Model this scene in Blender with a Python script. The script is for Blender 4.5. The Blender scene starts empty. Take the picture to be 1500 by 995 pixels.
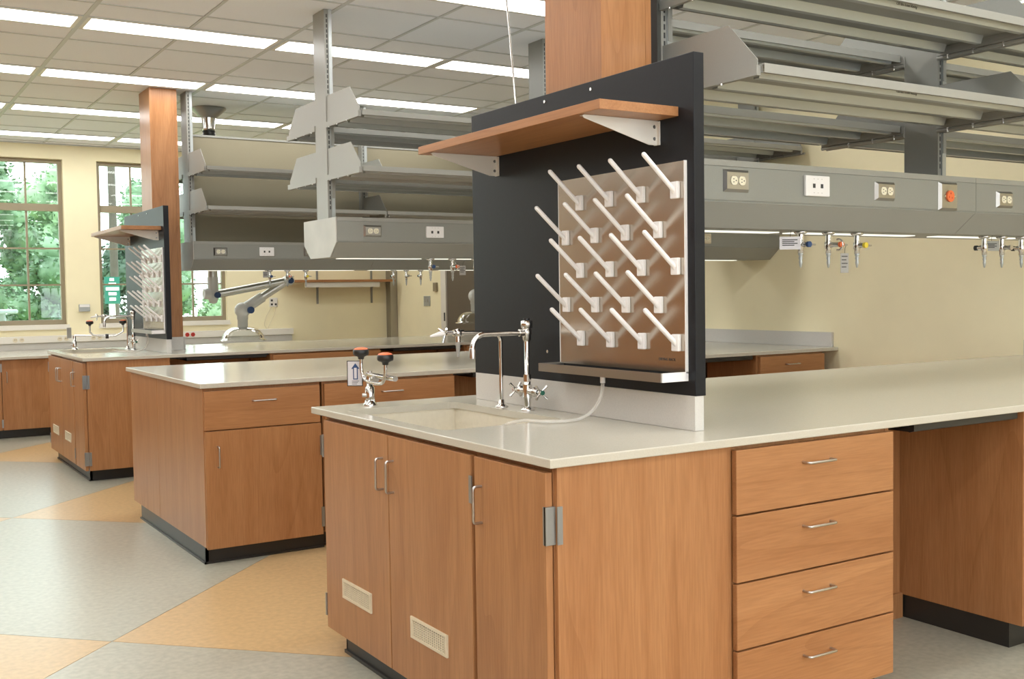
import bpy, bmesh, math, random
from mathutils import Vector, Matrix
random.seed(7)
S = bpy.context.scene
COL = S.collection
PI = math.pi
# ---------------------------------------------------------------- camera
YAW, PITCH, ROLL, FPX = .5608, -.0436, -.0149, 1567.85
CAM = Vector((-1.5297, -2.2606, 1.3425))
fw = Vector((math.sin(YAW)*math.cos(PITCH), math.cos(YAW)*math.cos(PITCH), math.sin(PITCH)))
rt = Vector((math.cos(YAW), -math.sin(YAW), 0)); up = rt.cross(fw)
c_, s_ = math.cos(ROLL), math.sin(ROLL)
rt, up = c_*rt + s_*up, -s_*rt + c_*up
cd = bpy.data.cameras.new('camera'); cam = bpy.data.objects.new('camera', cd); COL.objects.link(cam)
cd.sensor_width = 36; cd.lens = 36*FPX/1500; cd.clip_start = .05; cd.clip_end = 300
cam.matrix_world = Matrix(((rt.x, up.x, -fw.x, CAM.x), (rt.y, up.y, -fw.y, CAM.y), (rt.z, up.z, -fw.z, CAM.z), (0, 0, 0, 1)))
S.camera = cam
# ---------------------------------------------------------------- sky, exposure
W = bpy.data.worlds.new('sky'); S.world = W; W.use_nodes = True
bg = W.node_tree.nodes['Background']; bg.inputs[0].default_value = (.93, 1.0, 1.04, 1); bg.inputs[1].default_value = 4.6
S.view_settings.view_transform = 'Standard'; S.view_settings.look = 'None'
S.view_settings.exposure = 0.38; S.view_settings.gamma = 1; S.view_settings.use_curve_mapping = False
S.cycles.max_bounces = 10; S.cycles.transparent_max_bounces = 12; S.cycles.diffuse_bounces = 5
LIGHT_L = 7.4
# ---------------------------------------------------------------- materials
def nt(name):
    m = bpy.data.materials.new(name); m.use_nodes = True
    t = m.node_tree; b = t.nodes['Principled BSDF']
    return m, t, b
def mat(name, col, rough=.5, metal=0., spec=.5, noise=0., nscale=40, bump=0., bscale=200, coat=0.):
    m, t, b = nt(name)
    b.inputs['Base Color'].default_value = (*col, 1); b.inputs['Roughness'].default_value = rough
    b.inputs['Metallic'].default_value = metal; b.inputs['Specular IOR Level'].default_value = spec
    b.inputs['Coat Weight'].default_value = coat
    tc = t.nodes.new('ShaderNodeTexCoord')
    if noise:
        n = t.nodes.new('ShaderNodeTexNoise'); n.inputs['Scale'].default_value = nscale; n.inputs['Detail'].default_value = 6
        r = t.nodes.new('ShaderNodeValToRGB')
        r.color_ramp.elements[0].position = .3; r.color_ramp.elements[1].position = .7
        r.color_ramp.elements[0].color = (*[c*(1-noise) for c in col], 1)
        r.color_ramp.elements[1].color = (*[min(1, c*(1+noise)) for c in col], 1)
        t.links.new(tc.outputs['Object'], n.inputs['Vector']); t.links.new(n.outputs['Fac'], r.inputs['Fac'])
        t.links.new(r.outputs['Color'], b.inputs['Base Color'])
    if bump:
        n = t.nodes.new('ShaderNodeTexNoise'); n.inputs['Scale'].default_value = bscale; n.inputs['Detail'].default_value = 3
        bp = t.nodes.new('ShaderNodeBump'); bp.inputs['Strength'].default_value = bump; bp.inputs['Distance'].default_value = .002
        t.links.new(tc.outputs['Object'], n.inputs['Vector']); t.links.new(n.outputs['Fac'], bp.inputs['Height'])
        t.links.new(bp.outputs['Normal'], b.inputs['Normal'])
    return m
def wood(name, sc_broad, sc_fine, rough=.33, gain=1.0):
    m, t, b = nt(name)
    tc = t.nodes.new('ShaderNodeTexCoord')
    def noise(scale, vec, det, dist=0.):
        mp = t.nodes.new('ShaderNodeMapping'); mp.inputs['Scale'].default_value = vec
        n = t.nodes.new('ShaderNodeTexNoise'); n.inputs['Scale'].default_value = scale; n.inputs['Detail'].default_value = det
        n.inputs['Distortion'].default_value = dist
        t.links.new(tc.outputs['Object'], mp.inputs['Vector']); t.links.new(mp.outputs['Vector'], n.inputs['Vector'])
        return n.outputs['Fac']
    a = noise(1, sc_broad, 5, 1.2); f = noise(1, sc_fine, 3)
    # cathedral figure: contour lines of a stretched noise
    mu = t.nodes.new('ShaderNodeMath'); mu.operation = 'MULTIPLY'; mu.inputs[1].default_value = 9.0
    fr = t.nodes.new('ShaderNodeMath'); fr.operation = 'FRACT'
    big = noise(1, tuple(v*.32 for v in sc_broad), 1, .3)
    t.links.new(big, mu.inputs[0]); t.links.new(mu.outputs[0], fr.inputs[0])
    r1 = t.nodes.new('ShaderNodeValToRGB')
    e = r1.color_ramp.elements
    e[0].position = .28; e[0].color = (.37*gain, .166*gain, .066*gain, 1)
    e[1].position = .75; e[1].color = (.46*gain, .228*gain, .098*gain, 1)
    t.links.new(a, r1.inputs['Fac'])
    mx = t.nodes.new('ShaderNodeMixRGB'); mx.blend_type = 'MULTIPLY'
    r2 = t.nodes.new('ShaderNodeValToRGB'); r2.color_ramp.elements[0].position = .35; r2.color_ramp.elements[1].position = .62
    r2.color_ramp.elements[0].color = (.74, .71, .68, 1); r2.color_ramp.elements[1].color = (1, 1, 1, 1)
    t.links.new(f, r2.inputs['Fac']); mx.inputs['Fac'].default_value = .5
    t.links.new(r1.outputs['Color'], mx.inputs['Color1']); t.links.new(r2.outputs['Color'], mx.inputs['Color2'])
    mx2 = t.nodes.new('ShaderNodeMixRGB'); mx2.blend_type = 'MULTIPLY'; mx2.inputs['Fac'].default_value = .35
    r3 = t.nodes.new('ShaderNodeValToRGB'); r3.color_ramp.elements[0].position = 0; r3.color_ramp.elements[1].position = .16
    r3.color_ramp.elements[0].color = (.70, .62, .57, 1); r3.color_ramp.elements[1].color = (1, 1, 1, 1)
    t.links.new(fr.outputs[0], r3.inputs['Fac'])
    t.links.new(mx.outputs['Color'], mx2.inputs['Color1']); t.links.new(r3.outputs['Color'], mx2.inputs['Color2'])
    t.links.new(mx2.outputs['Color'], b.inputs['Base Color'])
    b.inputs['Roughness'].default_value = rough; b.inputs['Specular IOR Level'].default_value = .35
    return m
def emit(name, col, strength):
    m = bpy.data.materials.new(name); m.use_nodes = True; t = m.node_tree; t.nodes.clear()
    o = t.nodes.new('ShaderNodeOutputMaterial'); e = t.nodes.new('ShaderNodeEmission')
    e.inputs[0].default_value = (*col, 1); e.inputs[1].default_value = strength; t.links.new(e.outputs[0], o.inputs[0])
    return m
def glass(name, tint, ior=1.45, rough=0.0, lo=.0):
    m = bpy.data.materials.new(name); m.use_nodes = True; t = m.node_tree; t.nodes.clear()
    o = t.nodes.new('ShaderNodeOutputMaterial'); tr = t.nodes.new('ShaderNodeBsdfTransparent'); tr.inputs[0].default_value = (*tint, 1)
    g = t.nodes.new('ShaderNodeBsdfGlossy'); g.inputs['Roughness'].default_value = rough
    f = t.nodes.new('ShaderNodeFresnel'); f.inputs['IOR'].default_value = ior
    x = t.nodes.new('ShaderNodeMixShader'); ad = t.nodes.new('ShaderNodeMath'); ad.operation = 'ADD'; ad.inputs[1].default_value = lo
    t.links.new(f.outputs[0], ad.inputs[0]); t.links.new(ad.outputs[0], x.inputs[0])
    t.links.new(tr.outputs[0], x.inputs[1]); t.links.new(g.outputs[0], x.inputs[2]); t.links.new(x.outputs[0], o.inputs[0])
    return m
def brushed(name, col, rough, vec):
    m, t, b = nt(name)
    b.inputs['Base Color'].default_value = (*col, 1); b.inputs['Metallic'].default_value = 1; b.inputs['Roughness'].default_value = rough
    tc = t.nodes.new('ShaderNodeTexCoord'); mp = t.nodes.new('ShaderNodeMapping'); mp.inputs['Scale'].default_value = vec
    n = t.nodes.new('ShaderNodeTexNoise'); n.inputs['Scale'].default_value = 1; n.inputs['Detail'].default_value = 4
    bp = t.nodes.new('ShaderNodeBump'); bp.inputs['Strength'].default_value = .06; bp.inputs['Distance'].default_value = .001
    t.links.new(tc.outputs['Object'], mp.inputs['Vector']); t.links.new(mp.outputs['Vector'], n.inputs['Vector'])
    t.links.new(n.outputs['Fac'], bp.inputs['Height']); t.links.new(bp.outputs['Normal'], b.inputs['Normal'])
    return m
M = {}
M['wood'] = wood('maple_laminate_upright', (9, 9, .9), (170, 170, 9))
M['wood_x'] = wood('maple_laminate_level', (.9, 9, 9), (9, 170, 170))
M['wood_y'] = wood('maple_laminate_level_across', (13, 1.1, 13), (150, 5, 150))
M['wood_in'] = wood('maple_laminate_core', (13, 13, 1.1), (150, 150, 5), .5, .8)
M['counter'] = mat('quartz_counter', (.55, .525, .445), .15, noise=.05, nscale=260, spec=.5)
M['sink'] = mat('resin_sink', (.72, .67, .55), .25, noise=.03, nscale=60)
M['curb'] = mat('quartz_curb', (.60, .585, .55), .25, noise=.04, nscale=200)
M['wall'] = mat('cream_wall_paint', (.89, .82, .57), .7, spec=.25, noise=.025, nscale=3, bump=.08, bscale=300)
M['wall2'] = mat('white_wall_paint', (.80, .80, .79), .7)
M['tile'] = mat('ceiling_tile', (.86, .885, .93), .9, spec=.1, noise=.03, nscale=220, bump=.25, bscale=260)
M['grid'] = mat('ceiling_grid', (.60, .62, .62), .5)
M['gray'] = mat('grey_powder_coat', (.255, .26, .235), .4, spec=.5, noise=.03, nscale=400)
M['gray_lt'] = mat('light_grey_powder_coat', (.30, .30, .27), .36, spec=.5, noise=.03, nscale=400)
M['gray_end'] = mat('satin_end_cap', (.46, .445, .41), .42, metal=.25, noise=.08, nscale=6)
M['zinc'] = mat('zinc_steel', (.46, .49, .49), .34, metal=.5)
M['panel_tan'] = mat('olive_back_panel', (.25, .22, .145), .6, noise=.05, nscale=500)
M['black'] = mat('black_phenolic', (.009, .010, .013), .40, spec=.26, noise=.1, nscale=60)
M['rubber'] = mat('black_rubber_base', (.022, .020, .018), .35)
M['darkin'] = mat('dark_gap', (.02, .015, .012), .7)
M['stainless'] = mat('brushed_stainless', (.54, .48, .41), .22, metal=1)
M['steel'] = brushed('satin_steel', (.40, .385, .36), .3, (200, 200, 3))
M['hinge'] = mat('hinge_steel', (.34, .35, .35), .34, metal=.8)
M['chrome'] = mat('polished_chrome', (.66, .65, .63), .07, metal=1)
M['nickel'] = mat('brushed_nickel', (.52, .50, .48), .28, metal=1)
M['white'] = mat('white_plastic', (.82, .81, .80), .35)
M['offwhite'] = mat('white_enamel', (.74, .72, .66), .4)
M['beige'] = mat('beige_plastic', (.70, .62, .46), .45)
M['ivory'] = mat('ivory_plastic', (.78, .74, .58), .4)
M['blackp'] = mat('black_plastic', (.02, .02, .02), .35)
M['orange'] = mat('orange_plastic', (.80, .17, .05), .4)
M['red'] = mat('red_plastic', (.50, .03, .02), .4)
M['blue'] = mat('blue_plastic', (.02, .06, .17), .4)
M['yellow'] = mat('yellow_plastic', (.75, .60, .05), .4)
M['green'] = mat('green_plastic', (.02, .14, .09), .4)
M['tag'] = mat('paper_tag', (.60, .58, .60), .6)
M['tagdk'] = mat('grey_tag', (.36, .35, .32), .6)
M['ink'] = mat('dark_ink', (.04, .04, .04), .7)
M['frame'] = mat('taupe_window_frame', (.30, .255, .17), .5)
M['sill'] = mat('white_sill', (.75, .72, .65), .5)
M['pane'] = glass('window_glass', (.93, .98, .95), 1.45)
M['bell'] = glass('clear_glass', (.98, .99, .98), 1.18, 0, .01)
M['tube'] = mat('clear_vinyl', (.78, .76, .70), .12)
M['tube'].node_tree.nodes['Principled BSDF'].inputs['Alpha'].default_value = .42
M['lens'] = emit('light_lens', (1.0, .985, .96), LIGHT_L)
M['task'] = emit('task_light_lens', (1.0, .97, .80), 1.0)
M['arm'] = mat('fume_arm_plastic', (.66, .66, .62), .4)
M['alu'] = brushed('anodised_tube', (.62, .61, .56), .33, (4, 100, 100))
M['lino_g'] = mat('grey_linoleum', (.37, .36, .29), .28, noise=.13, nscale=38, spec=.4)
M['lino_t'] = mat('tan_linoleum', (.51, .35, .175), .30, noise=.11, nscale=38, spec=.4)
M['seam'] = mat('floor_joint', (.25, .21, .15), .6)
M['leaf'] = mat('leaf', (.11, .19, .105), .5, noise=.45, nscale=1.7)
M['leaf2'] = mat('leaf_pale', (.19, .29, .165), .5, noise=.35, nscale=1.7)
M['leafd'] = mat('leaf_dark', (.06, .105, .07), .6, noise=.4, nscale=1.2)
M['bark'] = mat('bark', (.16, .13, .10), .9)
M['poleM'] = mat('weathered_pole', (.07, .058, .048), .9, noise=.15, nscale=8)
M['signg'] = mat('sign_green', (.0, .11, .085), .5)
M['signw'] = mat('sign_white', (.85, .9, .88), .5)
M['grass'] = mat('grass_ground', (.30, .40, .16), .9, noise=.2, nscale=2)
M['tableg'] = mat('blue_grey_table', (.26, .30, .34), .5)
M['door'] = mat('brown_door', (.13, .105, .075), .5)
M['screw'] = mat('screw_head', (.70, .70, .68), .25, metal=1)
# ---------------------------------------------------------------- mesh helpers
class MB:
    def __init__(s): s.v = []; s.f = []; s.sm = []
    def add(s, vs, fs, smooth=False):
        o = len(s.v); s.v += [tuple(v) for v in vs]; s.f += [tuple(i+o for i in f) for f in fs]; s.sm += [smooth]*len(fs); return s
    def box(s, x0, x1, y0, y1, z0, z1):
        x0, x1 = sorted((x0, x1)); y0, y1 = sorted((y0, y1)); z0, z1 = sorted((z0, z1))
        return s.add([(x0,y0,z0),(x1,y0,z0),(x1,y1,z0),(x0,y1,z0),(x0,y0,z1),(x1,y0,z1),(x1,y1,z1),(x0,y1,z1)],
            [(0,3,2,1),(4,5,6,7),(0,1,5,4),(1,2,6,5),(2,3,7,6),(3,0,4,7)])
    def bevbox(s, x0, x1, y0, y1, z0, z1, b=.002):
        bm = bmesh.new()
        t = MB().box(x0, x1, y0, y1, z0, z1)
        vs = [bm.verts.new(v) for v in t.v]
        for f in t.f: bm.faces.new([vs[i] for i in f])
        bmesh.ops.bevel(bm, geom=bm.edges[:], offset=b, segments=2, affect='EDGES', profile=.5)
        bm.verts.index_update()
        s.add([v.co[:] for v in bm.verts], [[v.index for v in f.verts] for f in bm.faces]); bm.free(); return s
    def prism(s, pts, axis, a, b):
        # pts: 2D outline (counter-clockwise); axis 0: pts=(y,z); 1: pts=(x,z); 2: pts=(x,y)
        def P(p, t): return {0: (t, p[0], p[1]), 1: (p[0], t, p[1]), 2: (p[0], p[1], t)}[axis]
        n = len(pts); vs = [P(p, a) for p in pts] + [P(p, b) for p in pts]
        fs = [tuple(range(n))[::-1], tuple(range(n, 2*n))] + [(i, (i+1) % n, n+(i+1) % n, n+i) for i in range(n)]
        return s.add(vs, fs)
    def tube(s, pts, r, n=10, closed=True):
        pts = [Vector(p) for p in pts]; rs = r if isinstance(r, (list, tuple)) else [r]*len(pts)
        d0 = (pts[1]-pts[0]).normalized(); ref = Vector((0,0,1)) if abs(d0.z) < .9 else Vector((1,0,0))
        u = d0.cross(ref).normalized(); vs = []; fs = []
        for i, p in enumerate(pts):
            d = (pts[min(i+1, len(pts)-1)] - pts[max(i-1, 0)]).normalized()
            u = (u - d*u.dot(d)).normalized(); w = d.cross(u)
            for k in range(n):
                a = 2*PI*k/n; vs.append(p + (u*math.cos(a) + w*math.sin(a))*rs[i])
        for i in range(len(pts)-1):
            for k in range(n): fs.append((i*n+k, i*n+(k+1) % n, (i+1)*n+(k+1) % n, (i+1)*n+k))
        s.add(vs, fs, True)
        if closed: s.add([vs[k] for k in range(n)], [tuple(range(n))[::-1]]); s.add([vs[-n+k] for k in range(n)], [tuple(range(n))])
        return s
    def cyl(s, p0, p1, r, n=14, r2=None): return s.tube([p0, p1], [r, r if r2 is None else r2], n)
    def lathe(s, c, prof, n=24, smooth=True):
        # prof: (radius, z) list revolved about the vertical through c
        vs = []; fs = []
        for r, z in prof:
            for k in range(n): a = 2*PI*k/n; vs.append((c[0]+r*math.cos(a), c[1]+r*math.sin(a), c[2]+z))
        for i in range(len(prof)-1):
            for k in range(n): fs.append((i*n+k, i*n+(k+1) % n, (i+1)*n+(k+1) % n, (i+1)*n+k))
        return s.add(vs, fs, smooth)
    def ball(s, c, r, n=12):
        return s.lathe(c, [(max(1e-4, r*math.sin(PI*i/n)), -r*math.cos(PI*i/n)) for i in range(n+1)], n*2)
    def shift(s, dx, dy, dz=0): s.v = [(a+dx, b+dy, c+dz) for a, b, c in s.v]; return s
    def mesh(s, name, m, origin=(0,0,0)):
        me = bpy.data.meshes.new(name)
        me.from_pydata([(a-origin[0], b-origin[1], c-origin[2]) for a, b, c in s.v], [], s.f)
        me.polygons.foreach_set('use_smooth', s.sm); me.materials.append(M[m]); me.update(); return me
def rootloc(o):
    p = Vector((0,0,0))
    while o: p += o.location; o = o.parent
    return p
def part(name, mb, m, parent=None, label=None, kind=None):
    o = bpy.data.objects.new(name, mb.mesh(name, m, rootloc(parent))); COL.objects.link(o); o.parent = parent
    if label: o['label'] = label
    if kind: o['kind'] = kind
    return o
def thing(name, label, cat, loc=(0,0,0), group=None):
    o = bpy.data.objects.new(name, None); COL.objects.link(o); o.location = loc; o.empty_display_size = .05
    o['label'] = label; o['category'] = cat
    if group: o['group'] = group
    return o
def solo(name, mb, m, label, cat, group=None):
    o = part(name, mb, m); o['label'] = label; o['category'] = cat
    if group: o['group'] = group
    return o
def struct(name, mb, m, parent=None):
    o = part(name, mb, m, parent)
    if parent is None: o['kind'] = 'structure'
    return o
def copy_tree(o, d=(0,0,0), label=None, group=None, parent=None):
    c = o.copy(); COL.objects.link(c); c.parent = parent
    if parent is None: c.location = o.location + Vector(d)
    if label: c['label'] = label
    if group: c['group'] = group
    for ch in list(o.children): copy_tree(ch, parent=c)
    return c
def text(name, s, size, m, mtx, parent, ext=.0004):
    cu = bpy.data.curves.new(name, 'FONT'); cu.body = s; cu.size = size; cu.extrude = ext; cu.align_x = 'CENTER'; cu.align_y = 'CENTER'
    t = bpy.data.objects.new(name, cu); COL.objects.link(t)
    me = bpy.data.meshes.new_from_object(t.evaluated_get(bpy.context.evaluated_depsgraph_get()))
    bpy.data.objects.remove(t); bpy.data.curves.remove(cu)
    me.transform(Matrix.Translation(-rootloc(parent)) @ mtx); me.materials.clear(); me.materials.append(M[m])
    o = bpy.data.objects.new(name, me); COL.objects.link(o); o.parent = parent; return o
def frameM(o, ex, ey):   # text frame: x along ex, y along ey
    ex, ey = Vector(ex), Vector(ey); ez = ex.cross(ey)
    return Matrix(((ex.x, ey.x, ez.x, o[0]), (ex.y, ey.y, ez.y, o[1]), (ex.z, ey.z, ez.z, o[2]), (0,0,0,1)))
def arc(c, r, a0, a1, n, ax1, ax2):
    c = Vector(c); ax1 = Vector(ax1); ax2 = Vector(ax2)
    return [c + ax1*r*math.cos(a0+(a1-a0)*i/n) + ax2*r*math.sin(a0+(a1-a0)*i/n) for i in range(n+1)]
def bez(pts, n=8):
    P = [Vector(p) for p in pts]; out = []
    for i in range(len(P)-1):
        p0, p1, p2, p3 = P[max(i-1,0)], P[i], P[i+1], P[min(i+2, len(P)-1)]
        for k in range(n):
            t = k/n; out.append(.5*((2*p1)+(-p0+p2)*t+(2*p0-5*p1+4*p2-p3)*t*t+(-p0+3*p1-3*p2+p3)*t**3))
    return out+[P[-1]]
def inview(p, m=0):
    d = Vector(p)-CAM; z = d.dot(fw)
    if z < .1: return False
    x = 750+FPX*d.dot(rt)/z; y = 497.5-FPX*d.dot(up)/z
    return -m < x < 1500+m and -m < y < 995+m
# ---------------------------------------------------------------- room shell
XL, XR, YB, YF, ZC = -5.2, 4.6, -5.2, 10.4, 3.05      # left, right, behind camera, window wall, ceiling
floor = struct('floor', MB().box(XL, XR, YB, YF, -.10, -.003), 'seam')
# linoleum laid in big squares turned 45 degrees, alternating grey and tan
def clip(poly, a, b, c):           # keep a*x+b*y<=c
    out = []
    for i in range(len(poly)):
        p, q = poly[i], poly[(i+1) % len(poly)]; dp = a*p[0]+b*p[1]-c; dq = a*q[0]+b*q[1]-c
        if dp <= 0: out.append(p)
        if dp*dq < 0: t = dp/(dp-dq); out.append((p[0]+(q[0]-p[0])*t, p[1]+(q[1]-p[1])*t))
    return out
C1, C2, PIT = 1.42, 2.76, 2.85
for i in range(-5, 6):
    for j in range(-5, 6):
        g = .0022
        p0, p1, q0, q1 = C1+i*PIT+g, C1+(i+1)*PIT-g, C2+j*PIT+g, C2+(j+1)*PIT-g    # p=x+y, q=y-x
        poly = [((p-q)/2, (p+q)/2) for p, q in ((p0,q0),(p0,q1),(p1,q1),(p1,q0))][::-1]
        for cl in ((1,0,XR),(-1,0,-XL),(0,1,YF),(0,-1,-YB)):
            if poly: poly = clip(poly, *cl)
        if len(poly) > 2: part('linoleum_sheet', MB().prism(poly, 2, -.003, 0), 'lino_t' if (i+j) % 2 else 'lino_g', floor)
struct('wall_right', MB().box(XR, XR+.15, YB, YF, 0, ZC), 'wall')
struct('wall_left', MB().box(XL-.15, XL, YB, YF, 0, ZC), 'wall2')
# wall behind the camera: daylight windows out of the frame
fwl = MB().box(XL, XR, YB-.15, YB, 0, .9).box(XL, XR, YB-.15, YB, 2.9, ZC)
for a, b in ((XL, -4.15), (-3.0, -1.95), (-.8, .25), (1.4, 2.45), (3.6, XR)): fwl.box(a, b, YB-.15, YB, .9, 2.9)
struct('wall_front', fwl, 'wall2')
tc = thing('tall_cabinet', 'row of tall wood storage cabinets along the left wall, out of the photograph', 'cabinet', (XL+.3, 1.5, 0))
part('carcass', MB().box(XL+.005, XL+.58, -4.4, 8.6, .1, 2.4), 'wood_in', tc)
part('toe_kick', MB().box(XL+.005, XL+.52, -4.4, 8.6, 0, .1), 'rubber', tc)
for k in range(26): part('door', MB().box(XL+.581, XL+.6, -4.4+k*.5+.002, -3.9+k*.5-.002, .1, 2.4), 'wood', tc)
# window wall: openings [x0,x1]
OPEN = [(-.78, .607), (.965, 2.415)]
WZ0, WZ1 = 1.035, 2.885
OPEN = [(-3.55, -2.55), (-2.2, -1.15), (-.79, .610), (.966, 2.41)]
bw = MB().box(XL, XR, YF, YF+.22, 0, WZ0).box(XL, XR, YF, YF+.22, WZ1, ZC)
xs = [XL] + [v for o in OPEN for v in o] + [XR]
for i in range(0, len(xs), 2): bw.box(xs[i], xs[i+1], YF, YF+.22, WZ0, WZ1)
struct('wall_back', bw, 'wall')
struct('trim_1', MB().box(XR-.014, XR-.004, -5, 3.0, 0, .1), 'rubber')
def window(n, x0, x1):
    w = bpy.data.objects.new('window_%d' % n, None); COL.objects.link(w); w.location = (x0, YF+.1, WZ0); w['kind'] = 'structure'
    y0, y1 = YF+.07, YF+.13; f = .042
    F = MB().box(x0, x0+f, y0, y1, WZ0+.03, WZ1).box(x1-f, x1, y0, y1, WZ0+.03, WZ1).box(x0+f, x1-f, y0, y1, WZ1-f, WZ1).box(x0+f, x1-f, y0, y1, WZ0+.03, WZ0+.085)
    F.box(x0+f, x1-f, y0-.01, y1, 2.318, 2.395)
    part('frame', F, 'frame', w)
    xm = (x0+x1)/2; nx = 4; sub = [x0+f+(x1-x0-2*f)*k/nx for k in range(nx+1)]
    if n == 4: sub = [x0+f+(x1-x0-2*f)*k/nx for k in range(nx+1)]
    for x in sub[1:-1]: part('mullion', MB().box(x-.010, x+.010, y0+.015, y1-.015, WZ0+.08, WZ1-.02), 'frame', w)
    for z in (1.505, 1.908): part('mullion', MB().box(x0+.02, x1-.02, y0+.018, y1-.018, z-.009, z+.009), 'frame', w)
    zs = [WZ0+.085, 1.505, 1.908, 2.318]; zz = [(zs[0], zs[1]), (zs[1], zs[2]), (zs[2], zs[3]), (2.395, WZ1-f)]
    for a in range(nx):
        for z0, z1 in zz: part('pane', MB().box(sub[a], sub[a+1], YF+.099, YF+.103, z0, z1), 'pane', w)
    part('sill', MB().box(x0-.02, x1+.02, YF-.02, YF+.075, WZ0-.012, WZ0+.032).box(x0-.03, x1+.03, YF-.028, YF-.02, WZ0-.020, WZ0+.0), 'sill', w)
    return w
for k, (a, b) in enumerate(OPEN): window(k+1, a, b)
# door on the right wall far down the room
dr = bpy.data.objects.new('door_1', None); COL.objects.link(dr); dr.location = (XR, 8.4, 0); dr['kind'] = 'structure'
part('door_frame', MB().box(XR-.05, XR-.002, 8.88, 9.0, 0, 2.2).box(XR-.05, XR-.002, 7.78, 7.88, 0, 2.2).box(XR-.05, XR-.002, 7.78, 9.0, 2.12, 2.2), 'sill', dr)
part('door_leaf', MB().box(XR-.03, XR-.004, 7.88, 8.88, .01, 2.12), 'door', dr)
part('strike_plate', MB().box(XR-.053, XR-.05, 8.9, 8.93, 1.02, 1.12), 'ink', dr)
# ceiling with tiles, grid and recessed lights
ceil = struct('ceiling', MB().box(XL, XR, YB, YF, ZC+.012, ZC+.12), 'tile')
GX0, GDX, GY0, GDY = -.205, .6265, 4.63, 1.655
tl_mesh = {}
xg = [GX0+GDX*k for k in range(-9, 9)]
vis = lambda x, y: inview((x, y, ZC), 120)
bars = {'x': [], 'y': []}
lights = []
ylines = []
for r in range(-6, 5):
    y = GY0+GDY*r
    for d0, d1, kind in ((0, .33, 'light'), (.33, .655, 'tile'), (.655, 1.325, 'tile'), (1.325, 1.655, 'tile')):
        a, b = y+d0, y+d1
        if b < YB or a > YF: continue
        ylines += [a, b]
        if kind == 'light':
            for k in range(-4, 4):
                xa = GX0+2*GDX*k
                if xa > XL and xa+2*GDX < XR+.2 and b < YF: lights.append((r, xa, min(xa+2*GDX, XR), a, b))
            continue
        b2 = min(b, YF); a2 = max(a, YB)
        for k in range(len(xg)-1):
            x0, x1 = max(xg[k], XL), min(xg[k+1], XR)
            if x1-x0 < .02 or b2-a2 < .02: continue
            if not any(vis(x, yy) for x in (x0, x1, (x0+x1)/2) for yy in (a2, b2, (a2+b2)/2)): continue
            key = (round(x1-x0, 3), round(b2-a2, 3))
            if key not in tl_mesh:
                w_, h_ = key; tl_mesh[key] = MB().bevbox(.010, w_-.010, .010, h_-.010, .001, .013, .003).mesh('ceiling_tile', 'tile')
            o = bpy.data.objects.new('ceiling_tile', tl_mesh[key]); COL.objects.link(o); o.parent = ceil; o.location = (x0, a2, ZC)
gy = sorted(set(round(v, 3) for v in ylines if YB < v < YF))
for v in gy: part('grid_bar', MB().box(XL, XR, v-.008, v+.008, ZC-.003, ZC+.012), 'grid', ceil)
for k, x in enumerate(xg):
    if XL < x < XR:
        if (k-9) % 2 == 0: part('grid_bar', MB().box(x-.014, x+.014, YB, YF, ZC-.0035, ZC+.012), 'grid', ceil)
        else:
            for rr in range(-6, 5):
                ya, yb = max(GY0+GDY*rr+.33, YB), min(GY0+GDY*(rr+1), YF)
                if yb-ya > .05: part('grid_bar', MB().box(x-.009, x+.009, ya, yb, ZC-.0035, ZC+.012), 'grid', ceil)
part('grid_bar', MB().box(XL, XR, YF-.02, YF, ZC-.012, ZC+.012), 'grid', ceil)
def ceiling_light(r, x0, x1, y0, y1, label, group):
    t = thing('ceiling_light', label, 'ceiling light', ((x0+x1)/2, (y0+y1)/2, ZC), group)
    e = .018
    part('light_frame', MB().box(x0+.014, x0+.014+e*1.4, y0+.008, y1-.008, ZC-.005, ZC+.01).box(x1-.014-e*1.4, x1-.014, y0+.008, y1-.008, ZC-.005, ZC+.01)
         .box(x0+.014+e*1.4, x1-.014-e*1.4, y0+.008, y0+.008+e, ZC-.005, ZC+.01).box(x0+.014+e*1.4, x1-.014-e*1.4, y1-.008-e, y1-.008, ZC-.005, ZC+.01), 'offwhite', t)
    part('diffuser', MB().box(x0+.035, x1-.035, y0+.022, y1-.022, ZC-.002, ZC+.008), 'lens', t)
ORD = ['first', 'second', 'third', 'fourth', 'fifth', 'sixth', 'seventh', 'eighth']
ROWN = {3: 'row nearest the window wall', 2: 'second row from the window wall', 1: 'third row from the window wall', 0: 'fourth row from the window wall', -1: 'fifth row from the window wall'}
cnt = {}
for (r, x0, x1, y0, y1) in lights:
    seen = r in ROWN and any(inview((x0+(x1-x0)*t/6, (y0+y1)/2, ZC)) for t in range(7))
    if seen:
        n = cnt.get(r, 0); cnt[r] = n+1
        ceiling_light(r, x0, x1, y0, y1, 'long recessed ceiling light, %s from left in the %s' % (ORD[n], ROWN[r]), 'recessed ceiling lights')
    else:
        ceiling_light(r, x0, x1, y0, y1, 'long recessed ceiling light outside the photograph', 'recessed ceiling lights out of view')
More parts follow.
